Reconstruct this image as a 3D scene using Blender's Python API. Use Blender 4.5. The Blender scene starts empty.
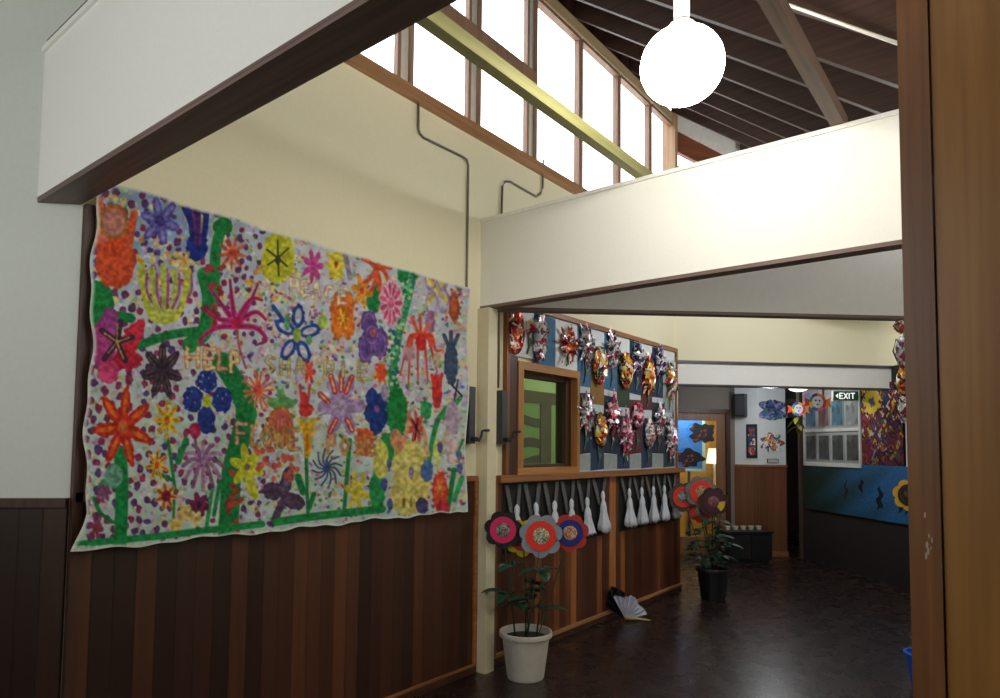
import bpy, bmesh, math, random
import numpy as np
from mathutils import Vector, Matrix
C = bpy.context.scene.collection
SC = bpy.context.scene
PI = math.pi
random.seed(7)

# ------------------------------------------------------------------ camera
F, CX, CY, EYE = 665.0, 500.0, 410.0, 1.5
_A = math.radians(38.1); _P = math.atan(37/665.0); _R = 0.010
FW = np.array([math.cos(_A)*math.cos(_P), math.sin(_A)*math.cos(_P), math.sin(_P)])
_rt = np.array([math.sin(_A), -math.cos(_A), 0.0]); _up = np.cross(_rt, FW)
RT = _rt*math.cos(_R)+_up*math.sin(_R); UP = _up*math.cos(_R)-_rt*math.sin(_R)
CAM = np.array([0, 0, EYE])
cam = bpy.data.cameras.new('camera'); co = bpy.data.objects.new('camera', cam); C.objects.link(co)
M = Matrix(((RT[0], UP[0], -FW[0], 0), (RT[1], UP[1], -FW[1], 0), (RT[2], UP[2], -FW[2], EYE), (0, 0, 0, 1)))
co.matrix_world = M
cam.sensor_width = 36.0; cam.sensor_fit = 'HORIZONTAL'; cam.lens = F*36/1000.0
cam.shift_y = (CY-349)/1000.0; cam.clip_start = 0.02
SC.camera = co

# ------------------------------------------------------------------ world, daylight, added fill lights, exposure
w = bpy.data.worlds.new('world'); SC.world = w; w.use_nodes = True
bg = w.node_tree.nodes['Background']; bg.inputs[0].default_value = (0.93, 0.97, 1.0, 1); bg.inputs[1].default_value = 5.0
SC.view_settings.view_transform = 'Standard'; SC.view_settings.look = 'None'
SC.view_settings.gamma = 1; SC.view_settings.exposure = 0.0; SC.view_settings.use_curve_mapping = False
def lamp(name, typ, loc, energy, col=(1, 1, 1), size=1, size_y=None, rot=(0, 0, 0), spread=None):
    l = bpy.data.lights.new(name, typ); o = bpy.data.objects.new(name, l); C.objects.link(o)
    l.energy = energy; l.color = col; o.location = loc; o.rotation_euler = rot
    if typ == 'AREA':
        l.size = size
        if size_y: l.shape = 'RECTANGLE'; l.size_y = size_y
    elif typ == 'POINT': l.shadow_soft_size = size
    return o

lamp('mural_wall_fill', 'AREA', (2.3, -1.2, 2.55), 22, (1, .97, .92), 1.9, .9, rot=(math.radians(98), 0, 0))  # added area light brightening the mural wall; no window is built here
lamp('camera_side_fill', 'AREA', (-1.9, 1.6, 2.5), 40, (.95, .97, .98), 1.8, .9, rot=(math.radians(97), 0, math.radians(-90)))  # added area light behind the camera, lifting the near beam and left wall
lamp('hall_upper_fill', 'POINT', (6.0, 1.1, 3.2), 78, (.97, .98, 1), .18)  # added point light brightening the hall beyond the beams; no fitting hangs here
lamp('far_hall_fill', 'POINT', (8.7, 2.5, 2.2), 19, (.92, .96, 1), .1)  # added point light brightening the far white wall; no opening here

# ------------------------------------------------------------------ measuring helpers (photo point -> point on a real plane)
def ray(x, y): return FW+RT*(x-CX)/F-UP*(y-CY)/F
def onp(x, y, P, n):
    d = ray(x, y); n = np.array(n, float); return CAM+d*np.dot(n, np.array(P)-CAM)/np.dot(n, d)
def wally(x, y, Y=2.93): return onp(x, y, (0, Y, 0), (0, 1, 0))
def proj(P):
    v = P-CAM; k = v@FW; return CX+F*(v@RT)/k, CY-F*(v@UP)/k
def lin(c):
    return tuple(((v/12.92) if v <= 0.04045 else ((v+0.055)/1.055)**2.4) for v in c)
def S(r, g, b): return lin((r/255, g/255, b/255))

# ------------------------------------------------------------------ materials
def newmat(name):
    m = bpy.data.materials.new(name); m.use_nodes = True
    nt = m.node_tree; return m, nt, nt.nodes['Principled BSDF']
def N(nt, t, **k):
    n = nt.nodes.new(t)
    for a, v in k.items(): setattr(n, a, v)
    return n
def ramp(nt, stops, interp='LINEAR'):
    r = N(nt, 'ShaderNodeValToRGB'); cr = r.color_ramp; cr.interpolation = interp
    while len(cr.elements) < len(stops): cr.elements.new(0.5)
    for e, (p, c) in zip(cr.elements, stops): e.position = p; e.color = (*c, 1)
    return r
def mat(name, col, rough=0.6, metal=0.0, var=0.06, scale=20, bump=0.0, emit=None, es=0, coat=0.0):
    m, nt, b = newmat(name); L = nt.links.new
    tc = N(nt, 'ShaderNodeTexCoord'); no = N(nt, 'ShaderNodeTexNoise'); no.inputs['Scale'].default_value = scale
    no.inputs['Detail'].default_value = 4
    L(tc.outputs['Object'], no.inputs['Vector'])
    r = ramp(nt, [(0.3, tuple(max(0, c*(1-var)) for c in col)), (0.7, tuple(min(1, c*(1+var)) for c in col))])
    L(no.outputs['Fac'], r.inputs['Fac']); L(r.outputs['Color'], b.inputs['Base Color'])
    b.inputs['Roughness'].default_value = rough; b.inputs['Metallic'].default_value = metal
    b.inputs['Coat Weight'].default_value = coat
    if bump:
        bp = N(nt, 'ShaderNodeBump'); bp.inputs['Strength'].default_value = bump; bp.inputs['Distance'].default_value = 0.01
        L(no.outputs['Fac'], bp.inputs['Height']); L(bp.outputs['Normal'], b.inputs['Normal'])
    if emit: b.inputs['Emission Color'].default_value = (*emit, 1); b.inputs['Emission Strength'].default_value = es
    return m
def plank_mat(name, axis, width, stops, rough=0.42, offset=0.0):
    """boards side by side along one object axis, every board with a tone of its own, fine grain and dark joints"""
    m, nt, b = newmat(name); L = nt.links.new
    tc = N(nt, 'ShaderNodeTexCoord'); sp = N(nt, 'ShaderNodeSeparateXYZ'); L(tc.outputs['Object'], sp.inputs[0])
    dv = N(nt, 'ShaderNodeMath', operation='DIVIDE'); L(sp.outputs[axis], dv.inputs[0]); dv.inputs[1].default_value = width
    ad = N(nt, 'ShaderNodeMath', operation='ADD'); L(dv.outputs[0], ad.inputs[0]); ad.inputs[1].default_value = 50+offset
    fl = N(nt, 'ShaderNodeMath', operation='FLOOR'); L(ad.outputs[0], fl.inputs[0])
    fr = N(nt, 'ShaderNodeMath', operation='FRACT'); L(ad.outputs[0], fr.inputs[0])
    wn = N(nt, 'ShaderNodeTexWhiteNoise', noise_dimensions='1D'); L(fl.outputs[0], wn.inputs['W'])
    mp = N(nt, 'ShaderNodeMapping'); L(tc.outputs['Object'], mp.inputs[0])
    sc = [22, 22, 22]; sc[{'X': 2, 'Y': 2, 'Z': 0}[axis]] = 1.2
    mp.inputs['Scale'].default_value = sc
    no = N(nt, 'ShaderNodeTexNoise'); no.inputs['Scale'].default_value = 1.6; no.inputs['Detail'].default_value = 5
    L(mp.outputs[0], no.inputs['Vector'])
    mx = N(nt, 'ShaderNodeMath', operation='MULTIPLY_ADD'); L(no.outputs['Fac'], mx.inputs[0]); mx.inputs[1].default_value = 0.35
    s2 = N(nt, 'ShaderNodeMath', operation='MULTIPLY_ADD'); L(wn.outputs['Value'], s2.inputs[0]); s2.inputs[1].default_value = 0.82; s2.inputs[2].default_value = -0.08
    L(s2.outputs[0], mx.inputs[2])
    r = ramp(nt, stops); L(mx.outputs[0], r.inputs['Fac'])
    pp = N(nt, 'ShaderNodeMath', operation='PINGPONG'); L(fr.outputs[0], pp.inputs[0]); pp.inputs[1].default_value = 0.5
    gr = ramp(nt, [(0.0, (0.25,)*3), (0.04, (1,)*3)]); L(pp.outputs[0], gr.inputs['Fac'])
    mm = N(nt, 'ShaderNodeMix', data_type='RGBA', blend_type='MULTIPLY'); mm.inputs[0].default_value = 1
    L(r.outputs['Color'], mm.inputs[6]); L(gr.outputs['Color'], mm.inputs[7]); L(mm.outputs[2], b.inputs['Base Color'])
    bp = N(nt, 'ShaderNodeBump'); bp.inputs['Strength'].default_value = 0.4; bp.inputs['Distance'].default_value = 0.004
    L(gr.outputs['Color'], bp.inputs['Height']); L(bp.outputs['Normal'], b.inputs['Normal'])
    b.inputs['Roughness'].default_value = rough
    return m
def grain_mat(name, c1, c2, along='Z', rough=0.45, scale=1.0):
    m, nt, b = newmat(name); L = nt.links.new
    tc = N(nt, 'ShaderNodeTexCoord'); mp = N(nt, 'ShaderNodeMapping'); L(tc.outputs['Object'], mp.inputs[0])
    sc = [40*scale]*3; sc['XYZ'.index(along)] = 1.5*scale; mp.inputs['Scale'].default_value = sc
    no = N(nt, 'ShaderNodeTexNoise'); no.inputs['Scale'].default_value = 1.0; no.inputs['Detail'].default_value = 6; no.inputs['Distortion'].default_value = 0.6
    L(mp.outputs[0], no.inputs['Vector']); r = ramp(nt, [(0.3, c1), (0.7, c2)]); L(no.outputs['Fac'], r.inputs['Fac'])
    L(r.outputs['Color'], b.inputs['Base Color']); b.inputs['Roughness'].default_value = rough
    return m
def patch_mat(name, cols, scale=20, metal=0.0, rough=0.5, coord='Object', warp=0.0):
    """irregular patches of the listed colours (crushed foil, splashed paint)"""
    m, nt, b = newmat(name); L = nt.links.new
    tc = N(nt, 'ShaderNodeTexCoord'); vo = N(nt, 'ShaderNodeTexVoronoi'); vo.inputs['Scale'].default_value = scale
    no = N(nt, 'ShaderNodeTexNoise'); no.inputs['Scale'].default_value = scale*0.8
    L(tc.outputs[coord], no.inputs['Vector'])
    ad = N(nt, 'ShaderNodeMix', data_type='VECTOR'); ad.inputs[0].default_value = 0.12+warp
    L(tc.outputs[coord], ad.inputs[4]); L(no.outputs['Color'], ad.inputs[5]); L(ad.outputs[1], vo.inputs['Vector'])
    sp = N(nt, 'ShaderNodeSeparateColor'); L(vo.outputs['Color'], sp.inputs[0])
    r = ramp(nt, [(i/len(cols), c) for i, c in enumerate(cols)], 'CONSTANT'); L(sp.outputs[0], r.inputs['Fac'])
    L(r.outputs['Color'], b.inputs['Base Color']); b.inputs['Roughness'].default_value = rough; b.inputs['Metallic'].default_value = metal
    return m
def paint_attr_mat(name, rough=0.75):
    m, nt, b = newmat(name); a = N(nt, 'ShaderNodeVertexColor'); a.layer_name = 'paint'
    nt.links.new(a.outputs['Color'], b.inputs['Base Color']); b.inputs['Roughness'].default_value = rough
    b.inputs['Specular IOR Level'].default_value = 0.25
    return m
def glass_mat(name, tint=(1, 1, 1), refl=0.06):
    m, nt, b = newmat(name); nt.nodes.remove(b); out = nt.nodes['Material Output']
    t = N(nt, 'ShaderNodeBsdfTransparent'); t.inputs[0].default_value = (*tint, 1)
    g = N(nt, 'ShaderNodeBsdfGlossy'); g.inputs['Roughness'].default_value = 0.03
    mx = N(nt, 'ShaderNodeMixShader'); mx.inputs[0].default_value = refl
    nt.links.new(t.outputs[0], mx.inputs[1]); nt.links.new(g.outputs[0], mx.inputs[2]); nt.links.new(mx.outputs[0], out.inputs[0])
    return m

cream = mat('cream_paint', S(230, 223, 192), 0.7, var=0.02, scale=60, bump=0.04)
beamwhite = mat('white_beam_paint', S(248, 247, 240), 0.6, var=0.015, scale=60, bump=0.03)  # beam cream made whiter: bright light on the beams put into the colour
whitewall = mat('white_paint', S(232, 233, 228), 0.7, var=0.02, scale=50)
trimdark = grain_mat('dark_stained_edge', S(70, 56, 50), S(98, 78, 68), 'Y', 0.5)
trimbrown = grain_mat('brown_timber_trim', S(120, 76, 42), S(160, 106, 62), 'X', 0.45)
trimbrownz = grain_mat('brown_timber_upright', S(104, 62, 34), S(150, 96, 56), 'Z', 0.45)
darkwood = grain_mat('dark_timber', S(52, 30, 22), S(78, 46, 32), 'Z', 0.45)
rafterwood = grain_mat('rafter_timber', S(50, 34, 27), S(72, 48, 38), 'Y', 0.6)
roofwood = plank_mat('roof_boards', 'X', 0.14, [(0, S(34, 22, 20)), (1, S(52, 36, 30))], 0.8)
dado = plank_mat('dado_boards', 'X', 0.085, [(0.0, S(32, 16, 11)), (0.35, S(50, 26, 17)), (0.7, S(70, 38, 23)), (1, S(98, 56, 34))], 0.42)  # darker than the far dado: weaker light here put into the board colour
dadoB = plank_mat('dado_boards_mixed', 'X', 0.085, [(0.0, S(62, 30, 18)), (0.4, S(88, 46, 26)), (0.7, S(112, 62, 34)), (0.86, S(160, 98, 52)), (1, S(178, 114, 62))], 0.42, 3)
dado2 = plank_mat('far_dado_boards', 'X', 0.10, [(0.0, S(84, 50, 32)), (0.6, S(112, 70, 44)), (1, S(128, 84, 54))], 0.45)
dado2y = plank_mat('far_dado_boards_return', 'Y', 0.10, [(0.0, S(84, 50, 32)), (0.6, S(112, 70, 44)), (1, S(128, 84, 54))], 0.45)
jambwood = grain_mat('jamb_timber', S(100, 62, 30), S(134, 86, 44), 'Z', 0.4)
palegreen = grain_mat('pale_green_timber', S(136, 134, 84), S(158, 154, 102), 'X', 0.5)
tiewood = grain_mat('tie_timber', S(76, 56, 42), S(100, 76, 58), 'X', 0.5)
glass = glass_mat('clear_glass'); glassdim = glass_mat('tinted_glass', (0.75, 0.85, 0.75), 0.10)
steel = mat('grey_conduit', S(120, 116, 106), 0.4, 0.5)
blackp = mat('black_plastic', S(22, 22, 24), 0.35)
greym = mat('grey_metal', S(70, 72, 76), 0.4, 0.3)
whitepl = mat('white_plastic', S(232, 230, 222), 0.35)
paper = mat('white_paper', S(222, 226, 226), 0.8, var=0.03, scale=30)

# ------------------------------------------------------------------ mesh building
class MB:
    def __init__(s): s.v = []; s.f = []; s.mi = []; s.cur = 0
    def add(s, vs, fs):
        o = len(s.v); s.v += [tuple(p) for p in vs]; s.f += [tuple(i+o for i in f) for f in fs]; s.mi += [s.cur]*len(fs); return s
    def box(s, x0, x1, y0, y1, z0, z1, T=None):
        vs = [(x, y, z) for z in (z0, z1) for y in (y0, y1) for x in (x0, x1)]
        if T: vs = [T @ Vector(p) for p in vs]
        return s.add(vs, [(0, 2, 3, 1), (4, 5, 7, 6), (0, 1, 5, 4), (2, 6, 7, 3), (0, 4, 6, 2), (1, 3, 7, 5)])
    def prism(s, pts, z0, z1, T=None):
        n = len(pts); vs = [(x, y, z0) for x, y in pts]+[(x, y, z1) for x, y in pts]
        if T: vs = [T @ Vector(p) for p in vs]
        return s.add(vs, [tuple(range(n))[::-1], tuple(range(n, 2*n))]+[(i, (i+1) % n, n+(i+1) % n, n+i) for i in range(n)])
    def tube(s, pts, r, n=8, caps=True):
        pts = [Vector(p) for p in pts]; rs = r if isinstance(r, (list, tuple)) else [r]*len(pts); vs = []; fs = []
        for i, p in enumerate(pts):
            t = (pts[min(i+1, len(pts)-1)]-pts[max(i-1, 0)]).normalized()
            a = Vector((0, 0, 1)) if abs(t.z) < 0.9 else Vector((1, 0, 0))
            u = t.cross(a).normalized(); v = t.cross(u)
            vs += [p+(u*math.cos(2*PI*k/n)+v*math.sin(2*PI*k/n))*rs[i] for k in range(n)]
        for i in range(len(pts)-1):
            fs += [(i*n+k, i*n+(k+1) % n, (i+1)*n+(k+1) % n, (i+1)*n+k) for k in range(n)]
        if caps: fs += [tuple(range(n))[::-1], tuple((len(pts)-1)*n+k for k in range(n))]
        return s.add(vs, fs)
    def lathe(s, prof, n=32, T=None):
        vs = []; fs = []
        for r, z in prof: vs += [(r*math.cos(2*PI*k/n), r*math.sin(2*PI*k/n), z) for k in range(n)]
        if T: vs = [T @ Vector(p) for p in vs]
        for i in range(len(prof)-1): fs += [(i*n+k, i*n+(k+1) % n, (i+1)*n+(k+1) % n, (i+1)*n+k) for k in range(n)]
        return s.add(vs, fs)
    def build(s, name, m, parent=None, loc=(0, 0, 0), rotz=0, smooth=False, rot=None):
        me = bpy.data.meshes.new(name); me.from_pydata(s.v, [], s.f); me.update()
        for mm in (m if isinstance(m, (list, tuple)) else [m]): me.materials.append(mm)
        if any(s.mi): me.polygons.foreach_set('material_index', s.mi)
        if smooth: me.polygons.foreach_set('use_smooth', [True]*len(me.polygons))
        o = bpy.data.objects.new(name, me); C.objects.link(o); o.location = loc; o.rotation_euler = rot or (0, 0, rotz)
        if parent: o.parent = parent
        return o
def fixn(o):
    b = bmesh.new(); b.from_mesh(o.data); bmesh.ops.recalc_face_normals(b, faces=b.faces); b.to_mesh(o.data); b.free(); return o
def thing(name, label, cat, loc=(0, 0, 0), rotz=0, group=None, rot=None):
    o = bpy.data.objects.new(name, None); C.objects.link(o); o.empty_display_size = 0.05
    o.location = loc; o.rotation_euler = rot or (0, 0, rotz); o['label'] = label; o['category'] = cat
    if group: o['group'] = group
    return o
def tag(o, label, cat, group=None):
    o['label'] = label; o['category'] = cat
    if group: o['group'] = group
    return o
def struct(o): o['kind'] = 'structure'; return o
def dup(root, loc, rotz=None, label=None):
    r = root.copy(); C.objects.link(r); r.location = loc
    if rotz is not None: r.rotation_euler = (0, 0, rotz)
    if label: r['label'] = label
    for ch in list(root.children):
        c = ch.copy(); C.objects.link(c); c.parent = r
        for g in ch.children:
            d = g.copy(); C.objects.link(d); d.parent = c
    return r
Q = PI/4
D = 2.93                                    # the long left wall stands at y = D
# ------------------------------------------------------------------ floor, ceiling, roof
flm, nt, b = newmat('dark_vinyl_floor'); L = nt.links.new
tc = N(nt, 'ShaderNodeTexCoord'); no = N(nt, 'ShaderNodeTexNoise'); no.inputs['Scale'].default_value = 3; no.inputs['Detail'].default_value = 8
L(tc.outputs['Object'], no.inputs['Vector']); r = ramp(nt, [(0.3, S(34, 23, 21)), (0.7, S(42, 29, 27))]); L(no.outputs['Fac'], r.inputs['Fac']); L(r.outputs['Color'], b.inputs['Base Color'])
n2 = N(nt, 'ShaderNodeTexNoise'); n2.inputs['Scale'].default_value = 6; n2.inputs['Detail'].default_value = 6; L(tc.outputs['Object'], n2.inputs['Vector'])
r2 = ramp(nt, [(0.2, (0.24,)*3), (0.8, (0.31,)*3)]); L(n2.outputs['Fac'], r2.inputs['Fac']); L(r2.outputs['Color'], b.inputs['Roughness'])
struct(MB().box(-3, 15, -2, 7, -0.1, 0).build('floor', flm))
SL = 0.757
def rz(y): return 5.2-SL*(D-y)              # underside of the rafters
# sloping boarded roof, one slab
RB = 0.30
mb = MB(); y0, y1 = 0.0, 3.25
T = None
mb.add([(-3, y0, rz(y0)+RB), (9.5, y0, rz(y0)+RB), (9.5, y1, rz(y1)+RB), (-3, y1, rz(y1)+RB),
        (-3, y0, rz(y0)+RB+.1), (9.5, y0, rz(y0)+RB+.1), (9.5, y1, rz(y1)+RB+.1), (-3, y1, rz(y1)+RB+.1)],
       [(0, 3, 2, 1), (4, 5, 6, 7), (0, 1, 5, 4), (2, 3, 7, 6), (0, 4, 7, 3), (1, 2, 6, 5)])
roof = struct(mb.build('ceiling', roofwood))
k = 0
for i in range(-6, 12):
    X = 3.75+0.5*i
    if X < -0.5: continue
    ye = min(3.2, D if X < 6.8 else 3.2-(X-6.4)); ye = min(3.2, ye)
    if ye < 0.6: continue
    mb = MB(); a, b_ = 0.02, ye
    mb.add([(X-.025, a, rz(a)), (X+.025, a, rz(a)), (X+.025, b_, rz(b_)), (X-.025, b_, rz(b_)),
            (X-.025, a, rz(a)+RB), (X+.025, a, rz(a)+RB), (X+.025, b_, rz(b_)+RB), (X-.025, b_, rz(b_)+RB)],
           [(0, 3, 2, 1), (4, 5, 6, 7), (0, 1, 5, 4), (2, 3, 7, 6), (0, 4, 7, 3), (1, 2, 6, 5)])
    struct(mb.build('trim_%d' % (120+k), rafterwood)); k += 1
struct(MB().box(-3, 9, -1.6, 0.0, 3.0, 3.1).build('ceiling_low', cream))
struct(MB().prism([(7.0, 3.0), (8.95, 1.05), (8.95, -2), (15, -2), (15, 7), (7.0, 7)], 2.46, 2.52).build('ceiling_hall', whitewall))

# ------------------------------------------------------------------ long left wall (mural wall), dado, clerestory
WX0, WX1 = 3.90, 4.76; WZ0, WZ1 = 1.30, 2.135      # the small inner window
mb = MB()
mb.box(1.02, WX0, D, D+.12, 0, 3.64); mb.box(WX1, 6.86, D, D+.12, 0, 2.45); mb.box(WX1, 6.78, D, D+.12, 2.45, 3.64)
mb.box(WX0, WX1, D, D+.12, 0, WZ0); mb.box(WX0, WX1, D, D+.12, WZ1, 3.64)
struct(mb.build('wall_left', cream))
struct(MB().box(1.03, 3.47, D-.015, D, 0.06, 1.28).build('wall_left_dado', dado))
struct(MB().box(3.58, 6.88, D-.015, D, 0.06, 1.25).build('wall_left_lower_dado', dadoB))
struct(MB().box(1.03, 3.47, D-.03, D, 1.27, 1.305).box(3.44, 3.475, D-.03, D, 0.06, 1.27).build('trim_1', trimbrown))
struct(MB().box(1.03, 3.47, D-.03, D, 0, 0.06).build('baseboard_left', darkwood))
bbm = grain_mat('light_edge_baseboard', S(150, 104, 64), S(178, 128, 84), 'X', 0.4)
struct(MB().box(1.03, 3.46, D-.036, D-.02, 0.048, 0.062).build('trim_2', trimbrown))
struct(MB().box(3.58, 6.88, D-.03, D, 0, 0.05).build('baseboard_left_far', darkwood))
struct(MB().box(3.58, 6.88, D-.04, D-.015, 0.045, 0.068).build('trim_3', bbm))
struct(MB().box(3.66, 6.88, D-.075, D, 1.25, 1.30).build('trim_4', trimbrown))
struct(MB().box(3.58, 3.66, D-.05, D, 0.06, 1.30).build('trim_5', trimbrownz))
# wide light board strips in the dado between the two groups of pinned cards
struct(MB().box(5.31, 5.42, D-.02, D, 0.06, 1.25).build('trim_6', grain_mat('light_dado_board', S(150, 92, 50), S(182, 118, 68), 'Z', .45)))
# corner post at the near end
struct(MB().box(1.022, 1.058, D-.03, D+.02, 0, 2.45).build('trim_7', darkwood))
# post under the beams
pst = mat('cream_post_paint', S(214, 204, 172), .6, var=.03)
struct(MB().box(3.475, 3.57, 2.83, 2.93, 0, 2.45).build('trim_8', pst))
# near-left wall, turned 45 degrees, local x runs away to the left
R0 = math.radians(135)
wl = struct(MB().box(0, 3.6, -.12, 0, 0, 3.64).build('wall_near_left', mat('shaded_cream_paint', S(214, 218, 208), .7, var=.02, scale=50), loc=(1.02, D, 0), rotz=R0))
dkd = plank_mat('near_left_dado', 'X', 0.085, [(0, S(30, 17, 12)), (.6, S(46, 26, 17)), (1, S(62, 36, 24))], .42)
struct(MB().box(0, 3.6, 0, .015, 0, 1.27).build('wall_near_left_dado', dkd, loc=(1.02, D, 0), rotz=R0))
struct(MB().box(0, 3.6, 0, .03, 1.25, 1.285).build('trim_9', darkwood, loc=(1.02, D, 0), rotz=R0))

# clerestory: sill, header, posts, transom, panes, all structure
sillm = grain_mat('clerestory_timber', S(140, 100, 68), S(180, 134, 94), 'X', .45)
postb = grain_mat('clerestory_post', S(140, 108, 88), S(180, 144, 120), 'Z', .45)
struct(MB().box(1.02, 6.84, D-.04, D+.16, 3.64, 3.72).build('trim_10', sillm))
struct(MB().box(1.02, 6.84, D+.0, D+.10, 5.10, 5.2).build('trim_11', grain_mat('header_timber', S(190, 164, 122), S(216, 190, 148), 'X', .5)))
posts = [2.77, 3.43, 4.12, 4.85, 5.55, 6.23]
edges = [1.02, 2.10]+posts+[6.80]
for i in range(len(edges)-1):
    x0, x1 = edges[i], edges[i+1]
    e = bpy.data.objects.new('window_%d' % (i+1), None); C.objects.link(e); e.location = ((x0+x1)/2, D, 3.72); struct(e)
    h = (x1-x0)/2; g = 0.075 if i < len(edges)-2 else 0.03
    fm = MB(); z1 = 5.08-3.72
    gl = .075 if x0 in posts else .03
    if x0 in (2.77, 3.43, 4.12): gl = .055
    gr_ = .055 if x1 in (2.77, 3.43, 4.12) else .02
    gl = gl if x0 in (2.77, 3.43, 4.12) else .02
    fm.box(-h+gl-.018, -h+gl+.014, 0.01, .045, 0, z1).box(h-gr_-.014, h-gr_+.014, 0.01, .045, 0, z1)
    fm.box(-h+gl, h-gr_, .0, .05, 0, .03).box(-h+gl, h-gr_, 0, .05, z1-.03, z1)
    tier = x1 <= 4.13
    if tier: fm.box(-h, h, -.02, .07, 4.33-3.72, 4.43-3.72)
    fm.build('window_frame', postb, e)
    if tier:
        MB().box(-h+gl, h-gr_, .022, .028, .03, 4.33-3.72).build('pane', glass, e)
        MB().box(-h+gl, h-gr_, .022, .028, 4.43-3.72, z1-.03).build('pane', glass, e)
    else: MB().box(-h+gl, h-gr_, .022, .028, .03, z1-.03).build('pane', glass, e)
k = 12
for px_ in posts+[2.10]:
    wdt = .045 if px_ in (2.77, 3.43, 4.12) else .02
    struct(MB().box(px_-wdt, px_+wdt, D+.03, D+.07, 3.72, 5.08).build('trim_%d' % k, whitepl if wdt > .03 else postb)); k += 1
struct(MB().box(6.76, 6.83, D-.03, D+.12, 3.64, 5.2).build('trim_19', grain_mat('end_post', S(170, 130, 96), S(205, 170, 130), 'Z', .5)))
# clerestory over the near-left wall
e = bpy.data.objects.new('window_9', None); C.objects.link(e); e.location = (1.02, D, 3.64); e.rotation_euler = (0, 0, R0); struct(e)
fm = MB().box(0, 3.6, -.12, .04, 0, .08).box(0, 3.6, -.1, 0, 1.44, 1.56)
for i in range(6): fm.box(i*.7, i*.7+.05, -.1, 0, .08, 1.44)
fm.build('window_frame', postb, e); struct(MB().box(0, 2.9, -.12, -.06, 0, 1.6).build('bay_light_blocker', cream, loc=(1.02, D, 3.64), rotz=R0)); MB().box(0, 3.6, -.05, -.044, .08, 1.44).build('pane', glass, e)  # unseen panel added across the bay glazing to cut its light
# roof piece over the near-left bay and the closing walls behind the camera
struct(MB().prism([(-3, 3.22), (1.2, 3.22), (1.2, 3.5), (-1.5, 6.2), (-3, 6.2)], 5.45, 5.55).build('ceiling_bay', roofwood))
struct(MB().box(-2.6, -2.5, -1.6, 6.2, 0, 3.0).build('wall_front', cream))
struct(MB().box(-2.6, 8.45, -1.6, -1.5, 0, 3.0).build('wall_right', cream))

# ------------------------------------------------------------------ beams
def beam(n, L_, T_, loc, rot, mm, h=.61):
    o = MB().box(0, L_, 0, T_, 0.02, h).build('trim_%d' % n, mm, loc=loc, rotz=rot); struct(o)
    struct(MB().box(0, L_, 0, T_, 0, .012).build('trim_%d' % (n+40), trimdarkx, loc=loc, rotz=rot))
    e_ = MB().box(-.0, L_, -.001, T_+.001, 0.012, .021).build('trim_%d' % (n+1), trimdarkx, loc=loc, rotz=rot); struct(e_)
    c_ = MB().box(0, L_, -.012, T_+.012, h, h+.022).build('trim_%d' % (n+2), beamwhite, loc=loc, rotz=rot); struct(c_)
trimdarkx = grain_mat('dark_beam_soffit', S(102, 84, 76), S(130, 108, 98), 'X', .5)
beam(50, 3.6, .115, (1.015, D+.12, 2.45), -PI/2, beamwhite)       # overhead near beam; local x runs toward -y, local y toward +x
struct(bpy.data.objects['trim_50'])
# shift so that the beam spans x 0.90..1.015
for n in (50, 51, 52, 90): bpy.data.objects['trim_%d' % n].location.x = 0.90
struct(MB().box(0, 3.6, 0, .115, .63, .66).build('trim_53', darkwood, loc=(.90, D+.1, 2.45), rotz=-PI/2))
beam(54, 3.6, .09, (3.50, D, 2.45), -PI/2, beamwhite)
beam(57, 3.9, .09, (3.555, 2.86, 2.45), math.radians(-48.5), mat('pale_grey_beam', S(236, 232, 226), .6, var=.02))

# ties lying across the beam tops
struct(MB().box(1.0, 3.62, 1.69, 1.745, 3.083, 3.145).build('trim_60', palegreen))
struct(MB().box(1.0, 3.58, .635, .695, 3.083, 3.15).build('trim_61', tiewood))

# ------------------------------------------------------------------ 45 degree bulkhead wall at the far end, gable glazing over it
RC = -Q
mb = MB().box(0, 3.4, 0, .12, 2.45, 4.62)
struct(mb.build('wall_far', cream, loc=(6.80, D+.02, 0), rotz=RC))
struct(MB().box(0, 3.4, -.01, .13, 2.2, 2.44).build('wall_far_lintel', whitewall, loc=(6.84, D+.02, 0), rotz=RC))
struct(MB().box(0, 3.4, -.03, .0, 2.435, 2.46).build('trim_62', greym, loc=(6.82, D+.02, 0), rotz=RC))
struct(MB().box(0, 3.4, -.02, .13, 2.19, 2.205).build('trim_63', greym, loc=(6.84, D+.02, 0), rotz=RC))
def raked(n, za, zb, zc, zd, y0_, y1_, m_):
    """board in the bulkhead plane: top za..zb falling over 1.2 m, bottom zc..zd"""
    s = 1.3
    o = MB().add([(0, y0_, zc), (s, y0_, zd), (s, y0_, zb), (0, y0_, za), (0, y1_, zc), (s, y1_, zd), (s, y1_, zb), (0, y1_, za)],
             [(0, 1, 2, 3), (7, 6, 5, 4), (0, 4, 5, 1), (1, 5, 6, 2), (2, 6, 7, 3), (3, 7, 4, 0)]).build('trim_%d' % n, m_, loc=(6.82, D+.01, 0), rotz=RC)
    struct(o)
g = 0.44                                               # fall of the verge per metre
raked(64, 5.26, 5.26-1.3*g, 5.03, 5.03-1.3*g, -.02, .06, whitepl)
raked(65, 5.03, 5.03-1.3*g, 4.80, 4.80-1.3*g, 0, .06, grain_mat('red_brown_rail', S(112, 62, 42), S(140, 82, 56), 'X', .5))
raked(66, 5.30, 5.30-1.3*g, 5.26, 5.26-1.3*g, -.04, .02, grain_mat('grey_verge', S(120, 104, 96), S(150, 132, 122), 'X', .5))

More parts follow.
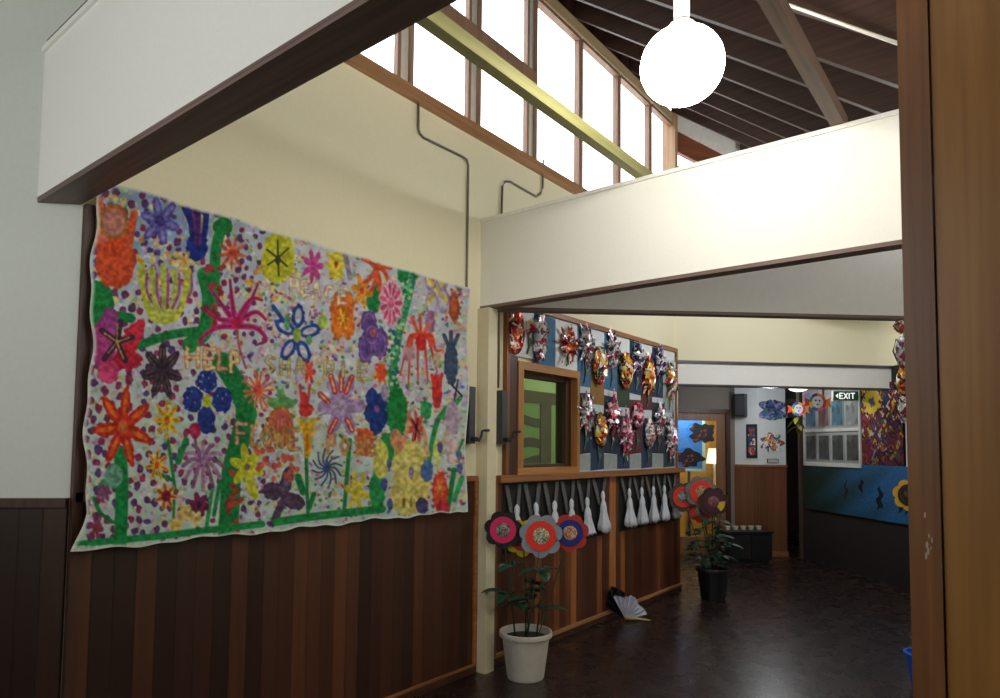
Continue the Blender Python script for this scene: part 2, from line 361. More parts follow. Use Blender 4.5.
# ------------------------------------------------------------------ rooms beyond: far wall, return, door wall, corridor
PA = (10.0, 2.65)
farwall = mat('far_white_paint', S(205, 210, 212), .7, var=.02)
yD = float(onp(735, 450, (9.7, 0, 0), (1, 0, 0))[1])
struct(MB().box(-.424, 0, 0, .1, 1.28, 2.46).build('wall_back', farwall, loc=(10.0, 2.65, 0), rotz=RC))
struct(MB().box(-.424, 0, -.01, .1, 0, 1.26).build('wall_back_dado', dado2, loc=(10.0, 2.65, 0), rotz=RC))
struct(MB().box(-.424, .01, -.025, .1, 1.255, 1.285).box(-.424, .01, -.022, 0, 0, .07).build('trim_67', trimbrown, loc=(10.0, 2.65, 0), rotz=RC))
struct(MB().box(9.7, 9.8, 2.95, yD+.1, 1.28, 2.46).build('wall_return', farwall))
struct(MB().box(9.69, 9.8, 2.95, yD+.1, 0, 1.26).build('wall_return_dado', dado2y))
struct(MB().box(9.68, 9.8, 2.95, yD+.1, 1.255, 1.285).build('trim_68', trimbrown))
# door wall: local x to the left from (9.7,yD)
RD = math.radians(135)
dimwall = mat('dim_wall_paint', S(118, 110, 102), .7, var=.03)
def dl(px, py=450):                                    # distance along the door wall of a photo column
    p = onp(px, py, (9.7, yD, 0), (1, 1, 0)); return float(math.hypot(p[0]-9.7, p[1]-yD))
d0, d1, d2 = dl(729), dl(717.5), dl(660)
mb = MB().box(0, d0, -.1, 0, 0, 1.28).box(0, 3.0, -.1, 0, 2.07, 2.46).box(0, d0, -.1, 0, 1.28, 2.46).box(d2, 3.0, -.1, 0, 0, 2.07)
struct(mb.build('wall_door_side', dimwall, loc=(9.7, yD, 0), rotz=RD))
dr = bpy.data.objects.new('door_1', None); C.objects.link(dr); dr.location = (9.7, yD, 0); dr.rotation_euler = (0, 0, RD); struct(dr)
MB().box(d0-.01, d0+.05, -.1, .03, 0, 2.07).box(d2-.05, d2+.01, -.1, .03, 0, 2.07).box(d0, d2, -.1, .03, 2.02, 2.08).build('door_frame', darkwood, dr)
MB().box(d0+.05, d1, -.05, -.01, 0, 2.02).box(d2-.13, d2-.05, -.05, -.01, 0, 2.02).box(d1, d2-.13, -.05, -.01, 1.91, 2.02).box(d1, d2-.13, -.05, -.01, 0, .25).build('door_stile', grain_mat('door_timber', S(110, 76, 52), S(138, 98, 66), 'Z', .45), dr)
MB().box(d1, d2-.13, -.033, -.027, .25, 1.91).build('door_glass', glass, dr)
# room behind the door
struct(MB().box(-.6, 3.2, -2.0, -1.9, 0, 2.6).box(-.6, -.5, -2, -.1, 0, 2.6).box(3.1, 3.2, -2, -.1, 0, 2.6).build('wall_back_room', mat('yellow_room_paint', S(214, 178, 84), .7), loc=(9.7, yD, 0), rotz=RD))
struct(MB().box(-.6, 3.2, -2.0, -.1, 2.6, 2.7).build('ceiling_back_room', whitewall, loc=(9.7, yD, 0), rotz=RD))
# corridor right wall direction (+1,+1)
CP = (8.475, .984)
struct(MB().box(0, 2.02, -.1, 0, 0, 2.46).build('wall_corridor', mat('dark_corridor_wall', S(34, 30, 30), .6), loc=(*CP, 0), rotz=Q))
struct(MB().box(-.05, .0, -.12, .015, 1.3, 2.46).build('trim_69', whitewall, loc=(*CP, 0), rotz=Q))
struct(MB().box(2.02, 2.07, -.1, .03, 0, 2.46).build('trim_70', grain_mat('corridor_edge', S(58, 46, 38), S(76, 60, 50), 'Z', .5), loc=(*CP, 0), rotz=Q))
struct(MB().box(8.40, 8.47, -1.6, .92, 0, 2.46).build('wall_hall_right', cream))
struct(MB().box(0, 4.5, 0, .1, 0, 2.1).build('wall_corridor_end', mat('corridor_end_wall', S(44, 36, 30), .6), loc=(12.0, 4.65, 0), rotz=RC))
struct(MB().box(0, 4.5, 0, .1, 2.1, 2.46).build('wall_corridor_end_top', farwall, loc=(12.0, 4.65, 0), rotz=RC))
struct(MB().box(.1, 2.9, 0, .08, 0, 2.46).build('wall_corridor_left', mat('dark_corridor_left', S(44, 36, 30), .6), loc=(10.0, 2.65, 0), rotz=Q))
struct(MB().box(6.88, 6.98, D+.1, 6.5, 0, 2.46).build('wall_recess', cream))
GLOBE = 35.0
# unseen outer walls, added so sky light enters only by the windows
ow = mat('outer_wall_paint', S(120, 112, 100), .8)
struct(MB().box(-3, 15, 7.0, 7.1, 0, 2.6).box(-3, 6.98, 7.0, 7.1, 2.5, 5.6).build('wall_outer_left', ow))
struct(MB().box(14.9, 15, -2, 7, 0, 2.6).build('wall_outer_far', ow))
struct(MB().box(8.47, 15, -2.1, -2.0, 0, 2.6).build('wall_outer_right', ow))
struct(MB().box(-2.6, -2.5, -1.6, 7.0, 3.0, 5.6).build('wall_front_upper', ow))

struct(MB().box(1.02, 6.84, D+.10, D+.16, 5.2, 5.62).build('trim_71', darkwood))
struct(MB().box(8.43, 8.5, -2, .94, 2.4, 3.1).box(7.5, 8.5, -2, 1.7, 3.0, 3.1).build('wall_hall_top', cream))

# ------------------------------------------------------------------ foreground door jamb at the right
dj = bpy.data.objects.new('door_2', None); C.objects.link(dj); dj.location = (1.45, .169, 0); struct(dj)
MB().box(0, .10, -.05, 0, 0, 3.05).build('jamb', jambwood, dj)
MB().box(.012, .10, -.80, -.053, 0, 3.05).build('panel', grain_mat('door_panel_timber', S(124, 84, 38), S(160, 112, 54), 'Z', .38, .7), dj)
rnd = random.Random(3)
mb = MB()
for (px_, py_) in ((925, 515), (929, 536), (927, 545), (931, 548), (926, 556), (932, 540), (928, 551)):
    p = onp(px_, py_, (1.449, 0, 0), (1, 0, 0)); a = rnd.uniform(0, 3); rr = rnd.uniform(.0025, .006)
    mb.add([(-.0015, p[1]-.169+rr*.5*math.cos(a+t)*rnd.uniform(.5, 1), p[2]+rr*1.4*math.sin(a+t)) for t in (0, 1, 2, 3, 4, 5)]+[(0.001, p[1]-.169, p[2])], [(0, 1, 2, 3, 4, 5)]+[(i, (i+1) % 6, 6) for i in range(6)])
mb.build('chipped_paint', mat('pale_chipped_paint', S(170, 158, 140), .6), dj)

# ------------------------------------------------------------------ inner window in the mural wall
e = bpy.data.objects.new('window_10', None); C.objects.link(e); e.location = (WX0, D, WZ0); struct(e)
Wd, Hh = WX1-WX0, WZ1-WZ0
frm = grain_mat('inner_window_timber', S(150, 102, 50), S(188, 134, 74), 'X', .4)
frmz = grain_mat('inner_window_upright', S(140, 92, 46), S(180, 126, 68), 'Z', .4)
MB().box(0, Wd, -.045, .12, Hh-.06, Hh).box(0, Wd, -.045, .12, 0, .045).build('window_frame', frm, e)
MB().box(0, .065, -.045, .12, .045, Hh-.06).box(Wd-.04, Wd, -.045, .12, .045, Hh-.06).build('window_frame', frmz, e)
MB().box(Wd-.12, Wd-.04, .02, .12, .045, Hh-.06).box(.065, Wd-.1, .03, .10, Hh-.10, Hh-.06).box(.065, Wd-.1, .03, .1, .045, .07).build('sash', darkwood, e)
MB().box(.06, Wd-.1, .06, .066, .06, Hh-.08).build('pane', glassdim, e)
struct(MB().box(3.80, 3.90, D-.035, D, 1.30, 2.16).build('trim_72', darkwood))
# small office behind it
struct(MB().box(3.2, 3.3, D+.12, 5.2, 0, 2.5).box(3.3, 6.88, 5.1, 5.2, 0, 2.5).build('wall_office', mat('pale_green_paint', S(176, 206, 150), .7)))
struct(MB().box(3.2, 6.98, D+.12, 5.2, 2.5, 2.6).build('ceiling_office', whitewall))
lamp('office_fill', 'POINT', (5.4, 4.0, 2.3), 30, (.85, 1, .7), .15)  # added point light brightening the view through the inner window; no fitting modelled
# striped hanging sheet and office partition seen through the glass
t = thing('office_partition', 'timber framed pale green office partition behind the inner window glass', 'partition', (4.52, 3.75, 0))
MB().box(0, .9, 0, .03, .02, 1.93).build('partition_panel', mat('green_partition', S(150, 186, 132), .7), t)
MB().box(-.04, 1.66, -.02, .05, 1.93, 2.05).box(.9, 1.08, -.02, .05, 0.0, 1.93).box(1.6, 1.66, -.02, .05, 0.0, 1.93).box(-.04, 0, -.02, .05, 0.0, 1.93).build('partition_frame', darkwood, t)
MB().box(1.08, 1.6, 0, .03, .02, 1.93).build('partition_panel', mat('green_partition_pale', S(176, 206, 156), .7), t)
for z_ in (1.76, 1.53, 1.36):
    pts = [(-.0+.1*i, z_+.022*math.sin(i*.9+z_*9)) for i in range(10)]
    o = MB(); hgt = .045
    o.add([(x, -.004, z-hgt) for x, z in pts]+[(x, -.004, z+hgt) for x, z in pts]+[(x, 0, z-hgt) for x, z in pts]+[(x, 0, z+hgt) for x, z in pts],
          [(i, i+1, 11+i, 10+i) for i in range(9)]+[(20+i, 30+i, 31+i, 21+i) for i in range(9)])
    o.build('painted_wave', mat('grey_brown_wave', S(48, 44, 34), .7), t)

# ------------------------------------------------------------------ globe lamp
gp = CAM+ray(682, 66)*2.8
GSC = .9
gt = thing('globe_pendant_lamp', 'round white glass globe pendant lamp hanging from the dark raked ceiling on a white tube', 'lamp', (float(gp[0]), float(gp[1]), float(gp[2])))
gr = .173
gm = mat('lit_opal_glass', (1, .97, .9), .3, emit=(1.0, .955, .85), es=GLOBE)
fixn(MB().lathe([(max(.0005, gr*math.sin(PI*i/24)), -gr*GSC*math.cos(PI*i/24)) for i in range(25)], 48).build('globe', gm, gt, smooth=True))
MB().tube([(0, 0, gr*GSC-.01), (0, 0, rz(gp[1])-gp[2]+.30)], .033, 20).build('stem', whitepl, gt, smooth=True)
fixn(MB().lathe([(.034, 0), (.055, 0), (.055, .03), (.034, .03)], 24, Matrix.Translation((0, 0, gr*GSC-.012))).build('collar', whitepl, gt))

# ------------------------------------------------------------------ conduits and winders
def wp(x, y, off=.012): p = wally(x, y); return Vector((p[0], D-off, p[2]))
c1 = MB().tube([wp(417, 92), wp(417, 129), wp(418.5, 134), wp(422, 138), wp(461, 157), wp(465.5, 160), wp(467, 166), Vector((3.345, D-.012, 2.6)), Vector((3.345, D-.012, 1.90))], .008, 8)
tag(c1.build('window_winder_conduit', steel, smooth=True), 'thin grey conduit bending down the cream wall beside the flower mural', 'conduit')
c2 = MB().tube([wp(542, 160), wp(541.5, 188), wp(539.5, 194), wp(535, 197), wp(509, 182), wp(504, 182), wp(501, 187), Vector((3.70, D-.012, 2.6)), Vector((3.70, D-.012, 1.92))], .008, 8)
tag(c2.build('window_winder_conduit', steel, smooth=True), 'thin grey conduit with a hooked top under the high windows, passing behind the white beam', 'conduit')
def crank(x, label, zt=1.90):
    t = thing('window_winder', label, 'winder', (x, D, 1.52), 0, 'wall winders for the high windows')
    MB().box(-.03, .03, -.06, 0, 0, zt-1.52).build('gear_box', greym, t)
    MB().tube([(0, -.06, .03), (0, -.10, .03)], .016, 12).build('spindle', blackp, t)
    MB().tube([(0, -.095, .03), (.02, -.10, .02), (.045, -.10, .05), (.055, -.10, .085), (.065, -.12, .09), (.085, -.14, .09)], .009, 8).build('handle', blackp, t, smooth=True)
crank(3.365, 'grey window winder with black crank handle right of the flower mural')
crank(3.715, 'grey window winder with black crank handle behind the cream post, left of the inner window')
# white conduit under the roof
a = onp(779, 1.5, (0, D, 5.17), (0, -SL, 1)); b2 = onp(905, 46, (0, D, 5.17), (0, -SL, 1))
a = Vector(a); b2 = Vector(b2)
tag(MB().tube([a+(a-b2)*.6, b2+(b2-a)*.3], .008, 10).build('ceiling_conduit', whitepl, smooth=True), 'straight white conduit running across the dark rafters at upper right', 'conduit')

# ------------------------------------------------------------------ the flower mural
np.random.seed(11); rng = np.random.RandomState(5)
SS = 2; X0p, Y0p = 60, 170; CW, CH = 420*SS, 390*SS
cv = np.zeros((CH, CW, 3)); gy, gx = np.mgrid[0:CH, 0:CW]; gx = gx/SS+X0p; gy = gy/SS+Y0p
def smooth_noise(fx, fy, seed):
    r_ = np.random.RandomState(seed); g_ = r_.rand(fy+2, fx+2)
    u = np.linspace(0, fx, CW); v = np.linspace(0, fy, CH); iu = u.astype(int); iv = v.astype(int); fu = (u-iu)[None, :]; fv = (v-iv)[:, None]
    A_ = g_[iv][:, iu]; B_ = g_[iv][:, iu+1]; C_ = g_[iv+1][:, iu]; D_ = g_[iv+1][:, iu+1]
    return A_*(1-fu)*(1-fv)+B_*fu*(1-fv)+C_*(1-fu)*fv+D_*fu*fv
NZ = smooth_noise(160, 150, 1); NZ2 = smooth_noise(60, 56, 2)
def win(x0, x1, y0, y1):
    return slice(max(0, int((y0-Y0p)*SS)), max(0, min(CH, int((y1-Y0p)*SS)+2))), slice(max(0, int((x0-X0p)*SS)), max(0, min(CW, int((x1-X0p)*SS)+2)))
def col(c): return np.array(c, float)/255
def paint(sl, mask, c, a=0.95):
    c = col(c); n_ = NZ[sl][..., None]; cc = np.clip(c*(0.80+0.4*n_)+0.05*(n_-.5), 0, 1); m_ = (mask*a)[..., None]
    cv[sl] = cv[sl]*(1-m_)+cc*m_
def ell(cx, cy, rx, ry, c, ang=0, a=.95, wob=.12):
    R_ = max(rx, ry)*1.3+2; sl = win(cx-R_, cx+R_, cy-R_, cy+R_); x = gx[sl]-cx; y = gy[sl]-cy
    ca, sa = math.cos(ang), math.sin(ang); u = (x*ca+y*sa)/rx; v = (-x*sa+y*ca)/ry
    rr = np.sqrt(u*u+v*v)+(NZ[sl]-.5)*wob*2
    paint(sl, np.clip((1-rr)*min(rx, ry)*1.2+.5, 0, 1), c, a)
def ring(cx, cy, rx, ry, wd, c, ang=0):
    R_ = max(rx, ry)*1.3+3; sl = win(cx-R_, cx+R_, cy-R_, cy+R_); x = gx[sl]-cx; y = gy[sl]-cy
    ca, sa = math.cos(ang), math.sin(ang); u = (x*ca+y*sa)/rx; v = (-x*sa+y*ca)/ry
    rr = np.abs(np.sqrt(u*u+v*v)-1)*min(rx, ry)
    paint(sl, np.clip(wd/2-rr+.4, 0, 1), c)
def stroke(pts, wd, c, a=.95, taper=False):
    pts = [np.array(p, float) for p in pts]
    # smooth through the points
    P_ = []
    for i in range(len(pts)-1):
        p0 = pts[max(i-1, 0)]; p1 = pts[i]; p2 = pts[i+1]; p3 = pts[min(i+2, len(pts)-1)]
        for t_ in np.linspace(0, 1, 6, endpoint=False):
            P_.append(.5*((2*p1)+(-p0+p2)*t_+(2*p0-5*p1+4*p2-p3)*t_**2+(-p0+3*p1-3*p2+p3)*t_**3))
    P_.append(pts[-1]); P_ = np.array(P_)
    sl = win(P_[:, 0].min()-wd-2, P_[:, 0].max()+wd+2, P_[:, 1].min()-wd-2, P_[:, 1].max()+wd+2)
    x = gx[sl]; y = gy[sl]; m_ = np.zeros(x.shape); n_ = len(P_)-1
    for i in range(n_):
        ax, ay = P_[i]; bx, by = P_[i+1]; dx, dy = bx-ax, by-ay; L2 = dx*dx+dy*dy+1e-9
        t_ = np.clip(((x-ax)*dx+(y-ay)*dy)/L2, 0, 1); d = np.hypot(x-ax-t_*dx, y-ay-t_*dy)
        w_ = wd*(1-.75*i/n_) if taper else wd
        m_ = np.maximum(m_, np.clip(w_/2-d+.45+(NZ[sl]-.5)*.8, 0, 1))
    paint(sl, m_, c, a)
def petals(cx, cy, rx, ry, n, wd, c, rot=0, inner=None, centre=None, cr=.22, ln=.5, c2=None):
    R_ = max(rx, ry)*1.2+2; sl = win(cx-rx*1.2-2, cx+rx*1.2+2, cy-ry*1.2-2, cy+ry*1.2+2)
    u = (gx[sl]-cx)/rx; v = (gy[sl]-cy)/ry; m_ = np.zeros(u.shape); mi = np.zeros(u.shape)
    for k_ in range(n):
        th = rot+2*PI*k_/n; ca, sa = math.cos(th), math.sin(th); a_ = u*ca+v*sa; b_ = -u*sa+v*ca
        r_ = np.sqrt(((a_-ln)/ln)**2+(b_/wd)**2)+(NZ[sl]-.5)*.25; m_ = np.maximum(m_, np.clip((1-r_)*min(rx, ry)*wd*1.4+.5, 0, 1))
        r_ = np.sqrt(((a_-.58)/.28)**2+(b_/(wd*.4))**2); mi = np.maximum(mi, np.clip((1-r_)*3+.5, 0, 1))
    paint(sl, m_, c)
    if inner: paint(sl, mi, inner)
    if centre: ell(cx, cy, rx*cr, ry*cr, centre)
def rays(cx, cy, rx, ry, n, wd, c, rot=0, curve=0.0):
    for k_ in range(n):
        th = rot+2*PI*k_/n+rng.uniform(-.1, .1); L_ = rng.uniform(.75, 1)
        stroke([(cx, cy), (cx+rx*L_*.55*math.cos(th+curve), cy+ry*L_*.55*math.sin(th+curve)), (cx+rx*L_*math.cos(th), cy+ry*L_*math.sin(th))], wd, c)
# ground colours: painted washes
upl = np.clip((300-gy)/60, 0, 1)*np.clip((300-gx)/120, 0, 1)
base = np.zeros_like(cv); base[:] = col((212, 216, 226))
base = base*(1-upl[..., None])+col((150, 180, 215))*upl[..., None]
low = (np.clip((gy-360)/60, 0, 1))[..., None]; base = base*(1-low)+col((206, 226, 216))*low
cv[:] = base*(0.9+.18*NZ2[..., None])
# scribbled dabs everywhere
pal_c = [(205, 196, 226), (232, 214, 150), (226, 170, 180), (160, 205, 190), (190, 205, 240), (236, 236, 236), (200, 160, 200), (170, 200, 130), (230, 190, 120)]
for i in range(4200):
    x = rng.uniform(80, 470); y = rng.uniform(185, 545); c = pal_c[rng.randint(len(pal_c))]
    ell(x, y, rng.uniform(1.2, 3), rng.uniform(1.5, 4), c, rng.uniform(0, 3), .75)
for i in range(650):
    x = rng.uniform(225, 465); y = rng.uniform(240, 520); c = [(190, 60, 60), (70, 100, 170), (110, 60, 120), (60, 140, 80), (220, 150, 40), (210, 90, 140)][rng.randint(6)]
    ell(x, y, rng.uniform(.9, 2), rng.uniform(1.2, 2.6), c, rng.uniform(0, 3), .8)
# maroon and purple dots on the left, small ones elsewhere
placed = []
for i in range(1500):
    x = 84+190*rng.rand()**1.25; y = rng.uniform(190, 540)
    if y > 190+150 and x > 150 and rng.rand() < .45: continue
    if all((x-a_)**2+(y-b_)**2 > 60 for a_, b_ in placed):
        placed.append((x, y)); cc = [(92, 44, 96), (120, 48, 98), (150, 40, 84), (84, 52, 120)][rng.randint(4)]
        s_ = 4.2-1.6*(x-84)/190; ell(x, y, s_*rng.uniform(.75, 1.05), s_*rng.uniform(.85, 1.25), cc, 0, .9, .3)
for i in range(90):
    x = rng.uniform(100, 300); y = rng.uniform(190, 300); ell(x, y, 3.2, 3.4, [(238, 214, 120), (232, 170, 80), (240, 232, 170)][rng.randint(3)], 0, .9)
G1, G2 = (22, 132, 62), (46, 160, 88)
# green masses
ell(100, 305, 14, 26, G1); stroke([(92, 290), (104, 312), (130, 318)], 10, G1)
stroke([(205, 275), (210, 300), (205, 330), (190, 345)], 16, G1); stroke([(140, 345), (170, 335), (205, 330)], 9, G1)
stroke([(223, 222), (216, 250), (214, 290)], 11, G1); ell(223, 226, 10, 9, G1)
stroke([(222, 362), (238, 388), (246, 412), (240, 440), (232, 470), (230, 500), (228, 535)], 20, (20, 126, 58))
stroke([(246, 390), (252, 415)], 10, G1)
stroke([(120, 452), (122, 490), (120, 545)], 13, (18, 140, 66)); stroke([(94, 498), (100, 512), (112, 522)], 4, G1)
ell(114, 476, 9, 12, (110, 170, 140)); ell(104, 488, 6, 10, (90, 160, 120))
stroke([(166, 430), (171, 460), (175, 490)], 3.5, G1); stroke([(186, 440), (178, 462)], 6, G1); stroke([(155, 472), (172, 480)], 4, G1)
stroke([(174, 500), (173, 530)], 3, G1); stroke([(212, 490), (206, 530)], 4, G2); stroke([(220, 480), (214, 515)], 4, G1)
stroke([(414, 270), (408, 300), (400, 330), (396, 352), (392, 382), (398, 410), (396, 430), (388, 452)], 7, (40, 146, 84))
for i in range(150):
    t_ = rng.rand(); xx = np.interp(t_, [0, .35, .65, 1], [413, 400, 393, 393]); yy = 270+t_*115
    ell(xx+rng.uniform(-6, 6), yy, 1.9, 2.1, [(90, 190, 120), (190, 220, 170), (30, 120, 70), (40, 110, 130)][rng.randint(4)], 0, .9)
ell(397, 412, 11, 26, (26, 140, 62)); ell(388, 448, 9, 16, (26, 136, 62)); ell(377, 490, 8, 20, (36, 150, 74))
ell(375, 302, 10, 10, G1); ell(376, 292, 4, 12, G1); ell(403, 273, 6, 10, G1); ell(426, 410, 6, 9, G2)
stroke([(306, 450), (307, 485), (308, 516)], 3.5, G1); stroke([(298, 477), (303, 492)], 7, G1); stroke([(314, 494), (309, 508)], 5, G1)
stroke([(350, 440), (347, 475), (344, 513)], 4, G1); stroke([(340, 435), (350, 446)], 3, G1)
stroke([(446, 408), (436, 425), (430, 455), (428, 470)], 5, (40, 140, 70)); stroke([(460, 398), (444, 418)], 5, (60, 150, 80))
stroke([(454, 470), (450, 495), (447, 512)], 5, G1); stroke([(462, 478), (454, 500)], 5, (40, 170, 90)); ell(281, 403, 15, 6, (100, 165, 90)); ell(281, 395, 4, 7, (100, 165, 90))
# flowers, left part
ell(112, 232, 17, 30, (222, 92, 50), .1); ell(115, 262, 20, 26, (228, 82, 42)); stroke([(99, 200), (104, 240)], 8, (220, 110, 80)); stroke([(134, 214), (128, 250)], 8, (216, 88, 44)); ell(114, 222, 11, 14, (196, 140, 130), 0, .8); ring(114, 221, 13, 16, 2.2, (150, 130, 60))
petals(160, 221, 21, 25, 6, .22, (96, 92, 176), .3, (140, 130, 200), (70, 60, 130))
stroke([(188, 208), (192, 230), (195, 258)], 6, (30, 44, 128)); stroke([(207, 208), (204, 235), (198, 258)], 6, (30, 44, 128)); stroke([(197, 206), (197, 255)], 7, (52, 40, 120)); ell(197, 247, 11, 14, (26, 44, 130)); stroke([(183, 208), (190, 222)], 3.5, (26, 40, 120)); stroke([(194, 215), (196, 245)], 2, (120, 40, 90)); stroke([(200, 215), (200, 245)], 2, (120, 40, 90))
petals(232, 253, 14, 17, 9, .12, (214, 92, 40), .2, None, (190, 60, 50))
ell(278, 258, 17, 26, (206, 204, 44)); rays(278, 258, 13, 18, 6, 2, (50, 70, 30), .5); ell(278, 260, 3, 5, (60, 60, 40))
for i_, (xx, tw) in enumerate(((142, 0), (152, 1), (163, 1), (174, 1), (186, 0))):
    stroke([(xx, 268+rng.uniform(-4, 4)), (xx+2, 290), (163+(xx-163)*.5, 318)], 6.5, (196, 204, 84))
    stroke([(xx+5, 274), (xx+5, 292), (163+(xx-163)*.5+4, 308)], 3, (170, 90, 150))
stroke([(140, 272), (148, 310), (163, 322), (180, 312), (189, 270)], 5, (210, 214, 70)); petals(184, 262, 10, 12, 6, .2, (238, 200, 110), 0, None, (230, 150, 60))
for pts in ([(235, 322), (222, 305), (208, 285)], [(235, 322), (232, 300), (230, 280)], [(235, 322), (247, 308), (258, 284)], [(235, 322), (216, 318), (202, 308)], [(236, 323), (255, 312), (266, 320)], [(234, 326), (216, 328), (200, 340), (206, 346)], [(236, 326), (256, 328), (266, 340), (256, 345)], [(235, 324), (250, 300), (262, 300)]):
    stroke(pts, 7, (206, 56, 130), .95, True); stroke(pts, 2.4, (160, 30, 90))
stroke([(236, 326), (240, 350), (246, 368)], 2.5, (170, 90, 100)); ell(236, 323, 5, 6, (214, 30, 90))
ell(104, 345, 12, 26, (196, 64, 138)); ell(110, 322, 9, 14, (170, 70, 150)); ell(130, 342, 9, 26, (222, 44, 70), .5); ell(128, 360, 14, 10, (200, 34, 60)); ell(108, 372, 11, 12, (222, 70, 120)); rays(117, 342, 18, 24, 5, 6, (58, 40, 64), -.2); rays(117, 342, 15, 20, 5, 2, (190, 150, 90), -.2)
petals(162, 371, 21, 30, 7, .2, (66, 50, 66), .25, (170, 134, 100), (70, 60, 70)); petals(162, 371, 21, 30, 7, .06, (50, 36, 50), .25)
BL = (28, 52, 134)
for (xx, yy, rx_, ry_) in ((207, 381, 10, 12), (193, 399, 10, 13), (222, 400, 10, 13), (206, 420, 9, 14)): ell(xx, yy, rx_, ry_, BL)
for i in range(40): ell(rng.uniform(187, 228), rng.uniform(372, 430), .9, 1.3, (190, 200, 230), 0, .55)
ell(207, 401, 4.5, 6.5, (190, 200, 40)); ell(195, 431, 6, 8, (196, 40, 90)); stroke([(195, 437), (197, 455)], 2.5, (120, 60, 110))
petals(123, 427, 30, 42, 7, .16, (216, 44, 26), .35, (240, 120, 40), (206, 110, 50), .17)
petals(167, 420, 14, 20, 8, .16, (238, 206, 60), 0, (230, 140, 40), (214, 110, 40)); petals(157, 465, 12, 17, 7, .15, (240, 196, 50), .3, (226, 90, 40), (226, 80, 40)); petals(166, 496, 12, 14, 7, .2, (220, 170, 60), .1, (190, 40, 40), (150, 30, 50), .4)
for k_ in range(12):
    th = 2*PI*k_/12; stroke([(203, 462), (203+10*math.cos(th), 462+11*math.sin(th)-3), (203+20*math.cos(th), 466+24*math.sin(th))], 4, (172, 128, 164) if k_ % 2 else (140, 92, 134))
petals(199, 505, 11, 13, 6, .3, (116, 34, 76), .2, None, (70, 20, 60)); petals(185, 513, 9, 10, 6, .28, (232, 200, 110), 0, None, (220, 170, 90)); petals(196, 519, 8, 9, 6, .3, (238, 214, 140), 0, None, (220, 180, 90)); petals(176, 525, 7, 8, 6, .3, (232, 190, 90), 0)
petals(96, 527, 8, 16, 6, .2, (150, 60, 90), .2, None, (170, 60, 60)); petals(104, 493, 8, 10, 7, .25, (150, 80, 130), 0)
for i in range(16): ell(rng.uniform(222, 240), rng.uniform(470, 532), 3, 3.6, [(190, 70, 50), (170, 50, 60)][i % 2], 0, .9)
for i in range(14): ell(rng.uniform(205, 222), rng.uniform(258, 330), 3, 3.4, (170, 50, 60), 0, .9)
petals(247, 467, 18, 24, 6, .22, (214, 216, 50), .3, None, (130, 100, 110), .15); ell(252, 488, 5, 12, (220, 216, 60), -.4)
DP = (84, 62, 92)
ell(286, 483, 6, 18, DP, .25); ell(272, 491, 10, 9, DP, .4); ell(278, 512, 4, 17, DP, .35); ell(293, 501, 12, 8, DP, .5); stroke([(286, 470), (294, 468)], 3, DP); stroke([(260, 492), (268, 490)], 3, DP); ell(286, 483, 3, 12, (120, 96, 126), .25)
# middle part
for i in range(26): ell(rng.uniform(255, 300), rng.uniform(448, 480), 2.6, 3.2, (226, 100, 80), 0, .9)
for k_ in range(5):
    th = -PI/2+2*PI*k_/5+.1; cxp, cyp = 297+13*math.cos(th), 335+19*math.sin(th); an = math.atan2(19*math.sin(th), 13*math.cos(th))
    ell(cxp, cyp, 12, 6.5, (28, 72, 160), an); ell(cxp, cyp, 7.5, 3.2, (222, 214, 222), an)
stroke([(283, 320), (273, 306)], 4, (28, 72, 160)); ell(297, 335, 4.5, 7, (150, 180, 60)); ell(287, 322, 3, 8, (90, 170, 120)); ell(309, 340, 3, 5, (110, 180, 120)); ell(323, 322, 5, 7, (170, 200, 90))
ell(337, 308, 7, 15, (232, 112, 34)); ell(348, 306, 6, 14, (232, 112, 34)); ell(338, 325, 7, 14, (236, 120, 30)); ell(348, 325, 7, 14, (236, 120, 30)); rays(343, 318, 6, 12, 6, 1.6, (244, 200, 60))
petals(336, 265, 10, 18, 8, .26, (234, 214, 60), 0, None, (200, 50, 40), .18); petals(313, 266, 11, 18, 7, .2, (206, 70, 150), 0, None, (180, 60, 130)); petals(362, 291, 11, 18, 6, .22, (238, 150, 40), .2, None, (200, 60, 50), .2)
for th in (-.5, .3, 1.1, 1.7, 2.3, 3.5): stroke([(376, 268), (376+8*math.cos(th), 266+16*math.sin(th)), (376+14*math.cos(th+.25), 268+24*math.sin(th+.2))], 4, (222, 84, 40))
stroke([(365, 260), (378, 266), (391, 268)], 4, (222, 84, 40)); stroke([(345, 254), (350, 278)], 5, (150, 140, 165))
petals(391, 303, 13, 25, 11, .25, (238, 176, 204), 0, (222, 80, 120), (230, 100, 140))
for (xx, yy, rx_, ry_) in ((369, 322, 8, 12), (366, 348, 8, 17), (380, 344, 8, 15), (372, 335, 8, 12)): ell(xx, yy, rx_, ry_, (104, 72, 150)); ring(xx, yy, rx_*.7, ry_*.7, 1.3, (150, 110, 160))
ell(373, 333, 3, 4, (200, 110, 110))
for th in (-2.4, -.8, 2.3, .7): stroke([(437, 290), (437+12*math.cos(th), 290+16*math.sin(th))], 5, (236, 214, 90)); ring(437+8*math.cos(th), 290+17*math.sin(th), 5.5, 11, 2, (170, 150, 196))
ell(454, 307, 5.5, 16, (214, 96, 50)); ring(454, 307, 4, 12, 1.5, (140, 90, 80)); ell(430, 322, 5, 12, (176, 120, 160))
for (x2, y2, bx) in ((400, 375, -14), (408, 390, -10), (418, 385, -3), (428, 382, 4), (437, 372, 10), (442, 350, 14)):
    stroke([(421, 340), (421+bx*.7, 334+abs(bx)*.1), (421+bx*1.05, 350), (x2, y2)], 5, (226, 66, 42), .95, True)
for (x2, y2) in ((412, 318), (420, 315), (428, 325)): stroke([(421, 340), (x2, y2)], 3.4, (226, 90, 50))
